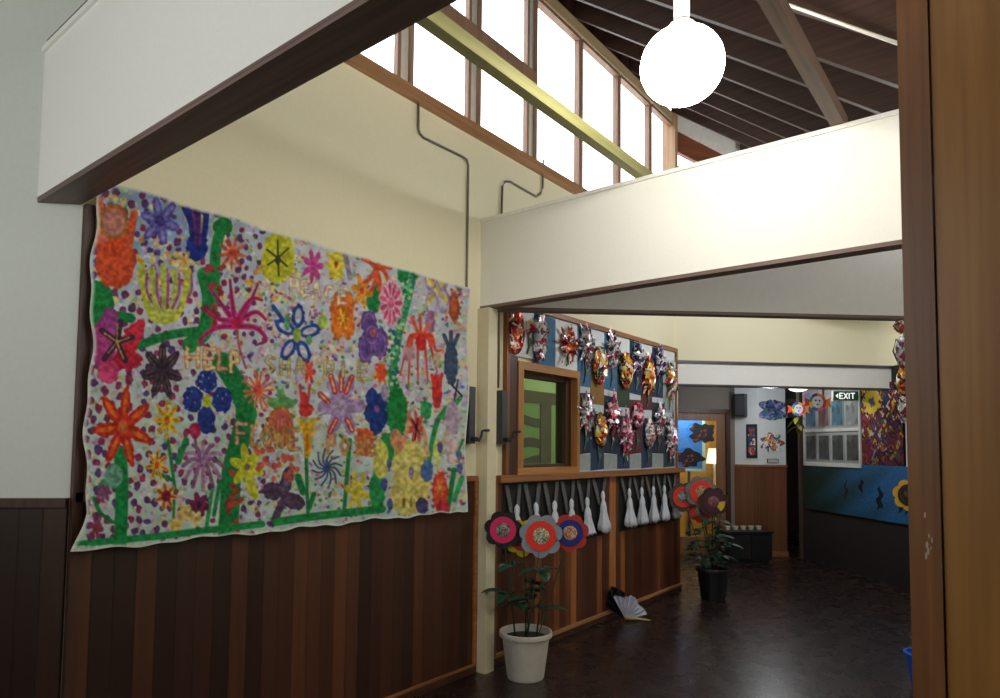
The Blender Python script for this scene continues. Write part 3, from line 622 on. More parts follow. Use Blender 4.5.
ell(421, 342, 5, 9, (214, 40, 36)); ell(409, 354, 5, 9, (190, 140, 150)); ell(437, 360, 4, 8, (180, 170, 130))
ell(451, 364, 7, 21, (62, 80, 110)); 
for th in (-10, 0, 10): stroke([(451, 352), (451+th*.7, 332+abs(th)*.3)], 4, (62, 80, 110))
stroke([(458, 380), (454, 402)], 2, (30, 30, 40)); stroke([(452, 385), (462, 396)], 2, (30, 30, 40))
ell(381, 373, 5, 9, (228, 84, 40)); petals(381, 373, 7, 12, 7, .2, (228, 84, 40)); petals(309, 372, 7, 13, 6, .24, (222, 66, 50))
rays(258, 391, 17, 20, 14, 2.4, (226, 110, 70)); ell(258, 390, 4, 5, (220, 80, 60))
ell(281, 427, 13, 20, (218, 120, 60)); 
for dx in (-9, -5, -1, 3, 7, 11): stroke([(281+dx*.3, 412), (281+dx, 425), (281+dx*1.15, 445)], 2.4, [(236, 180, 60), (196, 90, 90)][dx % 2])
ell(304, 402, 4, 10, (214, 50, 50)); ell(306, 410, 7, 7, (214, 50, 50)); stroke([(300, 385), (302, 402)], 3, (214, 70, 70)); stroke([(310, 385), (308, 402)], 3, (214, 70, 70))
stroke([(299, 420), (304, 430), (307, 452)], 5, (238, 190, 40)); stroke([(314, 420), (311, 430), (308, 452)], 5, (240, 196, 40)); stroke([(307, 424), (307, 455)], 6, (236, 170, 40)); stroke([(307, 434), (307, 450)], 2, (210, 110, 40))
petals(341, 406, 24, 34, 6, .24, (176, 148, 196), -PI/2+.5, None, (184, 160, 190)); 
for (ax, ay, bx, by) in ((328, 402, 320, 394), (335, 392, 331, 376), (341, 390, 342, 372), (346, 392, 352, 377), (336, 420, 330, 432), (347, 420, 352, 430)): stroke([(ax, ay), (bx, by)], 5.5, (204, 50, 80)); stroke([(ax, ay), (bx, by)], 2, (240, 190, 110))
for (xx, yy) in ((372, 398), (381, 402), (371, 414), (381, 418), (376, 426)): ell(xx, yy, 6.5, 10, (28, 54, 132))
ell(377, 409, 2.5, 3.5, (150, 90, 140)); ell(385, 392, 4, 9, (170, 150, 185))
ell(365, 442, 9, 14, (230, 92, 48)); stroke([(358, 430), (372, 434), (360, 446), (372, 455)], 4, (232, 100, 50))
for th in np.linspace(0, 2*PI, 13)[:-1]: stroke([(327, 468), (327+8*math.cos(th), 468+9*math.sin(th)), (327+15*math.cos(th+.4), 468+19*math.sin(th+.4))], 1.8, (50, 66, 120))
petals(357, 492, 13, 24, 6, .17, (232, 210, 60), .2, None, (210, 190, 60)); ell(381, 460, 8, 20, (222, 214, 100)); 
ell(410, 468, 18, 28, (228, 214, 116)); ell(407, 496, 16, 20, (226, 212, 110)); ell(423, 480, 8, 22, (226, 208, 110))
for i in range(70): ell(rng.uniform(394, 426), rng.uniform(442, 512), 1.4, 2, [(232, 190, 90), (200, 200, 90), (240, 226, 150)][rng.randint(3)], 0, .8)
ell(411, 473, 3, 6, (150, 130, 160)); ell(389, 463, 2.5, 5, (84, 96, 150)); ell(384, 484, 3.5, 7, (70, 84, 140)); ell(390, 504, 3, 6, (80, 90, 140)); ell(404, 503, 1.6, 5, (150, 110, 60)); ell(411, 503, 1.6, 5, (150, 110, 60)); ell(396, 439, 6, 10, (232, 150, 110))
ell(427, 471, 6.5, 11, (76, 108, 170)); ell(422, 506, 6.5, 8, (70, 66, 120)); ell(440, 491, 8, 20, (222, 70, 40)); petals(440, 488, 6, 10, 6, .25, (240, 120, 60), 0, None, (230, 200, 80)); ell(443, 508, 7, 8, (206, 44, 60))
ell(437, 391, 5, 18, (222, 50, 46)); stroke([(432, 375), (435, 392)], 3, (222, 50, 46)); stroke([(442, 374), (439, 392)], 3, (222, 50, 46))
petals(416, 427, 9, 17, 7, .2, (222, 80, 70), .2, None, (150, 30, 50)); stroke([(412, 420), (420, 434)], 1.5, (30, 20, 30)); stroke([(418, 418), (415, 440)], 1.5, (30, 20, 30)); stroke([(409, 412), (407, 432), (400, 450)], 4, (238, 150, 110)); stroke([(424, 430), (428, 455)], 3.5, (238, 170, 120))
ell(452, 418, 7, 18, (196, 170, 196)); ell(452, 450, 7, 14, (226, 196, 196)); ell(437, 452, 4, 14, (220, 220, 120)); ell(440, 447, 3, 6, (90, 80, 130)); ell(459, 455, 3, 5, (84, 110, 160)); ell(460, 468, 3, 6, (96, 100, 160)); stroke([(463, 440), (458, 452)], 3, G2)
# bottom grass line
stroke([(74, 545), (110, 541), (160, 536), (210, 530), (262, 524)], 7, (24, 150, 74)); stroke([(276, 522), (310, 517), (345, 513), (382, 509)], 8, (24, 140, 68)); stroke([(66, 549), (120, 549)], 7, (196, 220, 206))
# painted words
GL = {'P': [[(0, 1), (0, 0), (.9, .05), (.9, .5), (0, .55)]], 'E': [[(1, 0), (0, 0), (0, 1), (1, 1)], [(0, .5), (.8, .5)]], 'A': [[(0, 1), (.5, 0), (1, 1)], [(.2, .62), (.8, .62)]],
      'H': [[(0, 0), (0, 1)], [(1, 0), (1, 1)], [(0, .5), (1, .5)]], 'L': [[(0, 0), (0, 1), (1, 1)]], 'S': [[(1, .1), (.4, 0), (0, .25), (.5, .5), (1, .75), (.5, 1), (0, .9)]],
      'F': [[(1, 0), (0, 0), (0, 1)], [(0, .5), (.8, .5)]], 'O': [[(.5, 0), (0, .5), (.5, 1), (1, .5), (.5, 0)]], 'W': [[(0, 0), (.25, 1), (.5, .3), (.75, 1), (1, 0)]], 'I': [[(.5, 0), (.5, 1)]],
      'R': [[(0, 1), (0, 0), (.9, .05), (.9, .45), (0, .5)], [(.3, .5), (1, 1)]], 'C': [[(1, .1), (.3, 0), (0, .5), (.3, 1), (1, .9)]]}
def letter(ch, x, y, w_, h_, c, wd=2.4, edge=None):
    for st_ in GL[ch]:
        pts = []
        for i in range(len(st_)-1):
            for t_ in (0, .5): pts.append((x+w_*(st_[i][0]*(1-t_)+st_[i+1][0]*t_), y+h_*(st_[i][1]*(1-t_)+st_[i+1][1]*t_)))
        pts.append((x+w_*st_[-1][0], y+h_*st_[-1][1]))
        if edge: stroke(pts, wd+2, edge, .7)
        stroke(pts, wd, c)
CR = (240, 226, 180)
for ch, x, y in (('P', 291, 279), ('E', 302, 281), ('A', 313, 283), ('C', 326, 287), ('E', 339, 289)): letter(ch, x, y, 7, 14, CR, 2.3, (200, 150, 150))
for ch, x, y, w_ in (('H', 187, 348, 11), ('E', 205, 349, 9), ('L', 219, 350, 7), ('P', 231, 352, 7)): letter(ch, x, y, w_, 19, (238, 214, 150) if ch != 'L' else (226, 170, 140), 3, (200, 120, 60))
for ch, x, y in (('S', 266, 357), ('H', 281, 359), ('A', 296, 358), ('P', 325, 362), ('I', 339, 362), ('E', 359, 364)): letter(ch, x, y, 8, 15, (206, 196, 120), 2.3, (150, 130, 110))
for ch, x, y, w_ in (('F', 237, 424, 9), ('L', 252, 426, 7), ('O', 262, 427, 9), ('W', 274, 428, 10), ('E', 290, 430, 8)): letter(ch, x, y, w_, 19, (214, 170, 150) if ch == 'F' else (206, 160, 90), 2.8, (150, 110, 70))
for ch, x, y, w_ in (('P', 328, 436, 7), ('O', 341, 437, 8), ('W', 356, 437, 9), ('E', 369, 437, 7)): letter(ch, x, y, w_, 17, (206, 150, 90), 2.2, (180, 130, 80))

# cloth grid: columns follow the photographed width, rows follow the height
NC, NR = 500, 420; ztop, zbot = 2.552, 1.082
xa = 1.045; xb = 3.318
cx_ = 84.0+(466-84.0)*np.linspace(0, 1, NC)
xs_ = np.array([wally(x, 400)[0] for x in cx_]); xs_ = xa+(xs_-xs_[0])/(xs_[-1]-xs_[0])*(xb-xa)
zs_ = np.linspace(ztop, zbot, NR)
GX, GZ = np.meshgrid(xs_, zs_)
v_ = (ztop-GZ)/(ztop-zbot)
edgeL = .007*np.sin(GZ*11)+.005*np.sin(GZ*27+1)
fall = np.clip(1-(GX-xa)/.35, 0, 1)
GXw = GX+edgeL*fall-.035*np.clip((v_-.9)/.1, 0, 1)*fall**3
GXw += .010*np.sin(GZ*7+1)*np.clip((GX-3.0)/.35, 0, 1)
GZw = GZ+(.006*np.sin(GX*13)+.004*np.sin(GX*37+2))*v_**4+.005*np.sin(GX*16)*(1-v_)**6
GYw = D-.062-.010*np.sin(GX*6+GZ*2)*v_-.006*np.sin(GX*17)-.02*v_*fall-.006*np.sin(GZ*9+GX*3)
co_ = np.stack([GXw, GYw, GZw], -1).reshape(-1, 3)
V = co_-CAM; kk = V@FW; PXv = CX+F*(V@RT)/kk; PYv = CY-F*(V@UP)/kk
ui = np.clip((PXv-X0p)*SS, 0, CW-2); vi = np.clip((PYv-Y0p)*SS, 0, CH-2); iu = ui.astype(int); iv = vi.astype(int); fu = (ui-iu)[:, None]; fv = (vi-iv)[:, None]
cc = cv[iv, iu]*(1-fu)*(1-fv)+cv[iv, iu+1]*fu*(1-fv)+cv[iv+1, iu]*(1-fu)*fv+cv[iv+1, iu+1]*fu*fv
cc = cc*.87
# bare cloth selvedge
ed = np.minimum.reduce([(v_.reshape(-1))*1.47, (1-v_.reshape(-1))*1.47, (GX.reshape(-1)-xa), (xb-GX.reshape(-1))])
em = np.clip(1-(ed-.004)/.012, 0, 1)[:, None]*.8; cc = cc*(1-em)+np.array([.86, .88, .84])*em
ccl = np.where(cc <= .04045, cc/12.92, ((cc+.055)/1.055)**2.4)
nv = NC*NR
ii = np.arange(nv).reshape(NR, NC); a0 = ii[:-1, :-1].ravel(); b0 = ii[:-1, 1:].ravel(); c0 = ii[1:, 1:].ravel(); d0_ = ii[1:, :-1].ravel()
faces = np.stack([a0, d0_, c0, b0], 1)
def npmesh(name, co_arr, faces, colarr, m, parent=None, loc=(0, 0, 0), rotz=0, smooth=True):
    me = bpy.data.meshes.new(name); me.vertices.add(len(co_arr)); me.vertices.foreach_set('co', co_arr.astype(np.float32).ravel())
    nf = len(faces); me.loops.add(nf*4); me.polygons.add(nf); me.loops.foreach_set('vertex_index', faces.astype(np.int32).ravel())
    me.polygons.foreach_set('loop_start', np.arange(nf, dtype=np.int32)*4)
    try: me.polygons.foreach_set('loop_total', np.full(nf, 4, dtype=np.int32))
    except Exception: pass
    me.update(calc_edges=True); me.validate()
    if smooth: me.polygons.foreach_set('use_smooth', np.ones(nf, dtype=bool))
    ca = me.color_attributes.new('paint', 'FLOAT_COLOR', 'POINT'); ca.data.foreach_set('color', np.concatenate([colarr, np.ones((len(colarr), 1))], 1).astype(np.float32).ravel())
    me.materials.append(m); o = bpy.data.objects.new(name, me); C.objects.link(o); o.location = loc; o.rotation_euler = (0, 0, rotz)
    if parent: o.parent = parent
    return o
org = np.array([1.05, D, 1.08])
mur = npmesh('painted_flower_mural', co_-org, faces, ccl, paint_attr_mat('painted_cloth', .85), loc=tuple(org))
sd = mur.modifiers.new('thickness', 'SOLIDIFY'); sd.thickness = .003; sd.offset = -1
tag(mur, 'large wavy cloth mural painted with many coloured flowers on the cream wall', 'mural')
#PART3
# ------------------------------------------------------------------ noticeboard
nb = thing('noticeboard', 'large timber framed noticeboard wrapping over and beside the inner window', 'noticeboard', (3.80, D, 1.30))
MB().box(0, 2.95, -.018, 0, .87, 1.235).box(.97, 2.95, -.018, 0, .0, .87).build('backing', mat('pale_blue_board', S(196, 206, 210), .85), nb)
MB().box(-.035, 2.98, -.04, 0, 1.235, 1.275).box(2.95, 2.98, -.04, 0, 0, 1.235).build('frame', trimbrown, nb)
MB().box(-.035, 0.0, -.04, 0, 0, 1.235).build('frame', trimbrownz, nb)
def blob(w_, h_, dep, seed, kind='oval', detail=3):
    """crumpled foil shape, facing local -y: returns a mesh"""
    r_ = random.Random(seed); b_ = bmesh.new(); bmesh.ops.create_icosphere(b_, subdivisions=detail, radius=1.0)
    npet = r_.choice([5, 6, 7]); ph = r_.uniform(0, 6)
    for v in b_.verts:
        x, y, z = v.co; th = math.atan2(z, x); rr = math.hypot(x, z)
        k_ = 1.0
        if kind == 'flower': k_ = .62+.38*abs(math.cos(npet*(th+ph)/2))
        elif kind == 'tulip': k_ = .8+.25*max(0, math.sin(th))*abs(math.cos(4*th))-.1*max(0, -math.sin(th))
        elif kind == 'fringe': k_ = .8+.25*math.cos(9*th+ph)
        j = 1+.14*math.sin(x*7+seed)*math.cos(z*9+seed*.7)+r_.uniform(-.07, .07)
        v.co = Vector((x*w_/2*k_*j, y*dep*(1+.5*math.sin(x*9+z*6+seed)*math.cos(z*11)+r_.uniform(-.25, .25)), z*h_/2*k_*j))
    me = bpy.data.meshes.new('foil'); b_.to_mesh(me); b_.free(); return me
def spikes(seed, w_, h_, n_=11):
    r_ = random.Random(seed); m_ = MB()
    for k_ in range(n_):
        a_ = 2*PI*k_/n_+r_.uniform(-.2, .2); L_ = r_.uniform(.55, .8); d = Vector((math.cos(a_)*w_*L_, -r_.uniform(.0, .03), math.sin(a_)*h_*L_)); n2_ = Vector((-math.sin(a_), 0, math.cos(a_)))*r_.uniform(.012, .022)
        m_.add([n2_+d*.3, -n2_+d*.3, d-n2_*.6, d*1.08, d+n2_*.6, d*.6+Vector((0, -.025, 0)), d*.6+Vector((0, .004, 0))], [(0, 1, 5), (1, 2, 5), (2, 3, 5), (3, 4, 5), (4, 0, 5), (1, 0, 6), (2, 1, 6), (3, 2, 6), (4, 3, 6), (0, 4, 6)])
    return m_
def link(name, me, m, parent, loc=(0, 0, 0), rot=(0, 0, 0)):
    me.materials.append(m); me.name = name; o = bpy.data.objects.new(name, me); C.objects.link(o); o.parent = parent; o.location = loc; o.rotation_euler = rot; return o
SIL = [S(225, 225, 230), S(70, 66, 72), S(190, 188, 196), S(160, 60, 80), S(240, 240, 240), S(110, 104, 116)]
GOL = [S(226, 170, 60), S(120, 50, 30), S(240, 200, 90), S(200, 60, 60), S(60, 40, 34), S(236, 220, 190)]
RED = [S(190, 50, 40), S(236, 200, 180), S(150, 40, 40), S(210, 120, 80), S(230, 228, 224), S(90, 30, 30)]
PUR = [S(70, 50, 90), S(220, 214, 228), S(40, 40, 50), S(140, 110, 170), S(236, 236, 240)]
PNK = [S(210, 80, 110), S(236, 226, 232), S(120, 40, 60), S(90, 84, 96), S(240, 200, 210)]
MIX = [S(236, 240, 244), S(40, 120, 70), S(190, 30, 60), S(30, 30, 34), S(230, 190, 90)]
foils = {k_: patch_mat('foil_'+k_, v_, 27, .5, .3) for k_, v_ in dict(silver=SIL, gold=GOL, red=RED, purple=PUR, pink=PNK, mixed=MIX).items()}
sheets = {k_: mat('sheet_'+k_, v_, .8, var=.1, scale=14) for k_, v_ in dict(white=S(220, 226, 228), blue=S(62, 108, 146), dark=S(34, 44, 58), gold=S(140, 104, 52), green=S(48, 62, 46), maroon=S(94, 42, 46), navy=S(38, 56, 86), grey=S(150, 160, 160), teal=S(40, 60, 70)).items()}
stemm = mat('foil_stem', S(70, 100, 84), .5)
rr_ = random.Random(21)
def collage(px0, px1, z0, z1, sheet, foil, kind, fw, fh, fz, label, dx=0.0, extra=None, dep=.035):
    x0 = float(wally(px0, 400, D-.02)[0]); x1 = float(wally(px1, 400, D-.02)[0])
    t = thing('foil_collage', label, 'collage', ((x0+x1)/2, D-.018, z0), 0, 'foil flower collages on the noticeboard')
    h = (x1-x0)/2; tl = rr_.uniform(-.006, .006)
    MB().add([(-h, -.003, tl), (h, -.003, -tl), (h, -.003, z1-z0-tl), (-h, -.003, z1-z0+tl), (-h, 0, tl), (h, 0, -tl), (h, 0, z1-z0-tl), (-h, 0, z1-z0+tl)],
             [(0, 1, 2, 3), (7, 6, 5, 4), (0, 4, 5, 1), (1, 5, 6, 2), (2, 6, 7, 3), (3, 7, 4, 0)]).build('sheet', sheets[sheet], t)
    link('foil_flower', blob(fw, fh, dep, rr_.randint(0, 9999), kind), foils[foil], t, (dx, -.003-dep*.75, fz-z0))
    if kind in ('flower', 'fringe') and fh > .2: spikes(rr_.randint(0, 999), fw, fh).build('foil_petals', foils[foil], t, loc=(dx, -.02, fz-z0))
    if kind in ('flower', 'fringe', 'tulip') and fz-fh/2-z0 > .05:
        MB().tube([(dx, -.01, fz-z0-fh*.3), (dx+.015, -.012, (fz-z0-fh/2)*.5), (dx-.01, -.01, .03)], .007, 6).add([(dx+.01, -.006, .06), (dx+.06, -.02, .13), (dx+.02, -.006, .16)], [(0, 1, 2)]).build('stem', stemm, t)
    return t
U0, U1 = 2.17, 2.525
collage(507.5, 520, U0, U1, 'white', 'red', 'oval', .155, .37, 2.35, 'red crushed foil oval on white sheet, first at the left end of the top strip', dx=-.02, dep=.04)
t = collage(520, 533, U0, U1, 'white', 'mixed', 'fringe', .08, .12, 2.40, 'white sheet with thin green twisted foil plant, second from left in top strip')
collage(533, 555, U0-.03, U1, 'blue', 'silver', 'oval', .17, .37, 2.34, 'silver and maroon foil oval on blue sheet, third in the top strip', dx=-.10, dep=.04)
collage(555, 577, U0-.03, U1, 'white', 'red', 'flower', .24, .24, 2.34, 'small red foil flower on white sheet, fourth in the top strip above the inner window')
def gs(px0, px1, z0, z1, sheet, label):
    x0 = float(wally(px0, 400, D-.02)[0]); x1 = float(wally(px1, 400, D-.02)[0])
    o = MB().box(0, x1-x0, -.003, 0, 0, z1-z0).build('blank_sheet', sheets[sheet], loc=(x0, D-.018, z0)); tag(o, label, 'paper', 'blank sheets on the noticeboard')
cols = [577.5, 590.5, 604, 617, 629.5, 641, 652, 663, 674.3]
top = [('blue', 'silver', 'fringe'), ('gold', 'mixed', 'oval'), ('blue', 'silver', 'fringe'), ('green', 'gold', 'oval'), ('navy', 'purple', 'flower'), ('maroon', 'gold', 'flower'), ('navy', 'purple', 'fringe'), ('grey', 'mixed', 'flower')]
bot = [('dark', 'silver', 'fringe'), ('navy', 'gold', 'tulip'), ('dark', 'pink', 'flower'), ('navy', 'pink', 'flower'), ('maroon', 'pink', 'tulip'), ('navy', 'silver', 'tulip'), ('dark', 'silver', 'fringe'), ('teal', 'silver', 'flower')]
cname = {'silver': 'silver', 'gold': 'gold', 'pink': 'pinkish', 'mixed': 'multicoloured', 'purple': 'purplish', 'red': 'red'}
ordn = ['first', 'second', 'third', 'fourth', 'fifth', 'sixth', 'seventh', 'last']
for i in range(8):
    a_, b_ = cols[i], cols[i+1]; s_, f_, k_ = top[i]; s2, f2, k2 = bot[i]
    if i % 2 == 0: zt0, zt1, zb0, zb1 = 2.02, 2.525, 1.45, 1.965
    else: zt0, zt1, zb0, zb1 = 1.88, 2.385, 1.31, 1.80
    l1 = '%s foil flower on %s sheet, upper row, %s column after the inner window' % (cname[f_], s_, ordn[i])
    l2 = '%s foil flower on %s sheet, lower row, %s column after the inner window' % (cname[f2], s2, ordn[i])
    collage(a_, b_, zt0, zt1, s_, f_, k_, .21, .27 if i % 2 == 0 else .34, zt1-.16, l1, dep=.04)
    collage(a_, b_, zb0, zb1, s2, f2, k2, .21, .30 if i % 2 == 0 else .36, zb1-.17, l2, dep=.04)
    if i % 2 == 0: gs(a_, b_, 1.31, 1.445, 'grey', 'blank grey sheet at foot of the %s noticeboard column' % ordn[i])
    else: gs(a_, b_, 2.39, 2.525, 'white', 'blank white sheet at top of the %s noticeboard column' % ordn[i])

# ------------------------------------------------------------------ hanging tissue figures under the ledge
blackcard = mat('black_card', S(20, 20, 22), .6); tissue = mat('white_tissue', S(206, 212, 222), .8, bump=.4, scale=40)
strapm = mat('grey_gauze_strap', S(92, 92, 92), .7, var=.2, scale=60)
def fig(px0, px1, lab, seed, big):
    r_ = random.Random(seed)
    x0 = float(wally(px0, 505, D-.02)[0]); x1 = float(wally(px1, 505, D-.02)[0]); xc = (x0+x1)/2; h = (x1-x0)/2-.004
    t = thing('tissue_figure_card', lab, 'card figure', (xc, D-.016, .74), 0, 'white tissue figures on black cards')
    MB().box(-h, h, -.004, 0, 0, .50).build('card', blackcard, t)
    top_ = .37 if big else .33
    for s_ in (-1, 1):
        MB().add([(s_*h*.95, -.006, .49), (s_*h*.55, -.006, .49), (s_*.015, -.02, top_-.06), (s_*.04, -.02, top_-.10), (s_*h*.95, -.012, .49), (s_*h*.55, -.012, .49), (s_*.015, -.03, top_-.06), (s_*.04, -.03, top_-.10)],
                 [(0, 1, 2, 3), (7, 6, 5, 4), (0, 4, 5, 1), (1, 5, 6, 2), (2, 6, 7, 3), (3, 7, 4, 0)]).build('gauze_strap', strapm, t)
    prof = [(.006, top_+.02), (.024, top_), (.028, top_-.03), (.018, top_-.06), (.035, top_-.09), (.045, top_-.13), (.040, top_-.16), (.058, top_-.22), (.075, top_-.27), (.085, .05), (.045, .035)]
    n_ = 20; vs = []; fs = []; ln = r_.uniform(.01, .05)
    for i_, (q, z_) in enumerate(prof):
        for k_ in range(n_):
            a_ = 2*PI*k_/n_; fl = 1+(.18*math.cos(5*a_+seed) if i_ > 5 else .05*math.cos(3*a_))+r_.uniform(-.05, .05)
            vs.append((q*1.05*math.cos(a_)*fl+ln*(1-z_/top_), -.045+q*.5*math.sin(a_)*fl, z_+(r_.uniform(-.015, .02) if i_ >= 9 else 0)))
    for i_ in range(len(prof)-1): fs += [(i_*n_+k_, i_*n_+(k_+1) % n_, (i_+1)*n_+(k_+1) % n_, (i_+1)*n_+k_) for k_ in range(n_)]
    fs += [tuple(range(n_)), tuple((len(prof)-1)*n_+k_ for k_ in range(n_))]
    mb_ = MB().add(vs, fs); o = fixn(mb_.build('tissue_figure', tissue, t, smooth=True))
xsA = [503, 521.5, 541, 559, 575, 590.5, 606.5]; xsB = [619, 631.5, 644, 655, 666, 676.5]
for i in range(6): fig(xsA[i], xsA[i+1], 'white tissue figure on black card, %s of six above the potted paper flowers' % ordn[i] if i < 5 else 'white tissue figure on black card, last of six, nearest the light dado board', i+1, i == 5)
for i in range(5): fig(xsB[i], xsB[i+1], 'white tissue figure on black card, %s of five near the far wall end' % (ordn[i] if i < 4 else 'last'), i+11, True)

# ------------------------------------------------------------------ potted paper flowers
potm = mat('white_plastic_pot', S(190, 186, 176), .45, bump=.02); soilm = mat('dark_soil', S(34, 24, 18), .9, bump=.5, scale=90)
leafm = mat('dark_green_leaf', S(24, 62, 42), .4, var=.25, scale=12); stm = mat('green_stem', S(30, 52, 34), .5)
def leaf_mesh(m_, base, dirv, L_, W_, droop=.25):
    d = Vector(dirv).normalized(); side = d.cross(Vector((0, 0, 1))).normalized(); n_ = 7; L0 = []
    for i_ in range(n_):
        t_ = i_/(n_-1); w_ = W_*math.sin(PI*min(.98, t_*.93+.04))**.8; c_ = Vector(base)+d*L_*t_-Vector((0, 0, 1))*droop*L_*t_*t_
        L0.append((c_-side*w_/2+Vector((0, 0, .12*w_)), c_, c_+side*w_/2+Vector((0, 0, .12*w_))))
    vs = [p for a_ in L0 for p in a_]; vs += [p-Vector((0, 0, .0015)) for p in vs]; fs = []; o_ = n_*3
    for i_ in range(n_-1):
        for j in range(2):
            a_ = i_*3+j; fs.append((a_, a_+1, a_+4, a_+3)); fs.append((o_+a_+3, o_+a_+4, o_+a_+1, o_+a_))
    for i_ in range(n_-1):
        for j in (0, 2):
            a_ = i_*3+j; fs.append((a_, a_+3, o_+a_+3, o_+a_))
    m_.add(vs, fs)
def pot(loc, label, r_top, r_bot, h, pm, leaves, stems, seed, name='potted_plant', sizes=(.16, .095)):
    t = thing(name, label, 'plant', loc)
    rim = h*.11
    fixn(MB().lathe([(.001, 0), (r_bot, 0), (r_bot+.004, .012), (r_top*.9, h-rim), (r_top*.985, h-rim), (r_top, h-rim*.8), (r_top, h-.008), (r_top*.985, h), (r_top*.93, h), (r_top*.9, h-.02), (r_top*.88, h-.05), (.001, h-.05)], 40).build('pot', pm, t, smooth=False))
    MB().lathe([(.001, h-.044), (r_top*.5, h-.04), (r_top*.87, h-.046)], 24).build('soil', soilm, t)
    for pts in stems: MB().tube([(x, y, z+h) for x, y, z in pts], .006, 6).build('stem', stm, t, smooth=True)
    r_ = random.Random(seed)
    for (x, y, z, th) in leaves:
        m_ = MB(); leaf_mesh(m_, (x, y, z+h), (math.cos(th), math.sin(th), r_.uniform(-.1, .3)), sizes[0]*r_.uniform(.8, 1.15), sizes[1]*r_.uniform(.8, 1.15)); m_.build('leaf', leafm, t, smooth=True)
    return t
# image-right direction in the room is (RT), used only to spread stems around the pot
rx, ry = math.sin(_A), -math.cos(_A)
_p0 = onp(525.5, 677, (0, 0, 0), (0, 0, 1)); P0 = (float(_p0[0]), float(_p0[1]), 0)
Hs = .30
def rp(s_, d_, z_): return (rx*s_+math.cos(_A)*d_, ry*s_+math.sin(_A)*d_, z_)
lv = []
for (s_, z_, n_) in ((-.07, .17, 3), (-.13, .24, 3), (-.08, .42, 3), (.03, .20, 4), (.12, .14, 3), (.10, .40, 4), (.0, .31, 3), (.09, .25, 3)):
    for q in range(n_): lv.append((*rp(s_, 0, z_), random.uniform(0, 2*PI)))
def pxs(s_): return s_
stems = [[rp(-.07, 0, -.05), rp(-.085, 0, .12), rp(-.10, 0, .30), rp(-.08, 0, .45)], [rp(.0, .02, -.05), rp(.0, .02, .15), rp(.04, .01, .34)], [rp(.07, 0, -.05), rp(.09, 0, .15), rp(.11, 0, .42)], [rp(-.0, -.02, -.05), rp(.03, -.02, .12), rp(.10, -.02, .2)]]
pot(P0, 'white plastic pot with dark green leafy plant on the dark floor beside the cream post', .174, .118, .30, potm, lv, stems, 4)
def paper_flower(px_, py_, anchor, depth_off, r_, petal_col, ring_col, centre_cols, label, npet=7, root=None, tilt=0.0, extra=None):
    """a paper flower on a stick; its head stands at the given distance and faces the hall"""
    base = Vector(root); dist = (Vector((anchor[0], anchor[1], EYE))-Vector(CAM)).length+depth_off
    hd = Vector(onp(px_, py_, (anchor[0]+FW[0]*depth_off, anchor[1]+FW[1]*depth_off, 0), (FW[0], FW[1], 0)))
    yaw = math.atan2(FW[1], FW[0])-PI/2
    t = thing('paper_flower', label, 'paper flower', tuple(base), 0, None)
    rot = Matrix.Translation(hd-base) @ Matrix.Rotation(yaw+tilt, 4, 'Z') @ Matrix.Rotation(PI/2, 4, 'X')
    pm_ = mat('petal_paper', petal_col, .75); 
    for k_ in range(npet):
        a_ = 2*PI*k_/npet+.2; c_ = (r_*.62*math.cos(a_), r_*.62*math.sin(a_)); rr = r_*.40
        MB().prism([(c_[0]+rr*math.cos(b_), c_[1]+rr*math.sin(b_)) for b_ in [2*PI*j/20 for j in range(20)]], -.006-(k_ % 2)*.0025, -.004-(k_ % 2)*.0025, rot).build('petal', pm_, t)
    circ = lambda q: [(q*math.cos(2*PI*j/40), q*math.sin(2*PI*j/40)) for j in range(40)]
    MB().prism(circ(r_*.70), -.003, .003, rot).build('ring', mat('ring_paper', ring_col, .7), t)
    fixn(MB().lathe([(.001, .012), (r_*.2, .010), (r_*.36, .006), (r_*.38, .003)], 28, rot).build('centre', patch_mat('centre_collage', centre_cols, 70, .2, .5), t))
    if extra: MB().prism([(r_*.7*math.cos(b_)*extra[1], r_*.7*math.sin(b_)*extra[1]) for b_ in [extra[2]+.12*j for j in range(9)]]+[(0, 0)], .003, .0045, rot).build('wedge', mat('wedge_paper', extra[0], .7), t)
    bb = rot @ Vector((0, 0, -.012))
    MB().tube([(0, 0, 0), bb*.5+Vector((0, 0, -.0)), bb], .0045, 6).build('stick', mat('green_stick', S(40, 62, 40), .6), t)
    return t
rt3 = lambda s_, d_: (P0[0]+rx*s_+math.cos(_A)*d_, P0[1]+ry*s_+math.sin(_A)*d_, .26)
GRYC = [S(80, 84, 80), S(150, 150, 146), S(30, 30, 34), S(120, 110, 116), S(190, 190, 180)]
paper_flower(523, 538, P0, .06, .125, S(214, 186, 40), S(200, 50, 40), GRYC, 'yellow petalled paper flower mostly hidden behind the grey petalled one', root=rt3(0.02, .04))
paper_flower(503, 530, P0, .0, .125, S(22, 20, 24), S(206, 36, 92), GRYC, 'black petalled paper flower with magenta ring, leftmost in the white pot', root=rt3(-.07, 0))
paper_flower(570, 533, P0, .0, .125, S(170, 48, 40), S(24, 34, 120), [S(190, 110, 90), S(230, 226, 220), S(120, 60, 60), S(210, 170, 110)], 'red petalled paper flower with dark blue ring, rightmost in the white pot', root=rt3(.08, 0))
paper_flower(541, 536, P0, -.04, .142, S(132, 142, 156), S(222, 52, 34), [S(200, 200, 150), S(60, 70, 50), S(150, 160, 120), S(230, 228, 210), S(90, 90, 80)], 'grey petalled paper flower with bright red ring, front and centre in the white pot', root=rt3(.01, -.04))

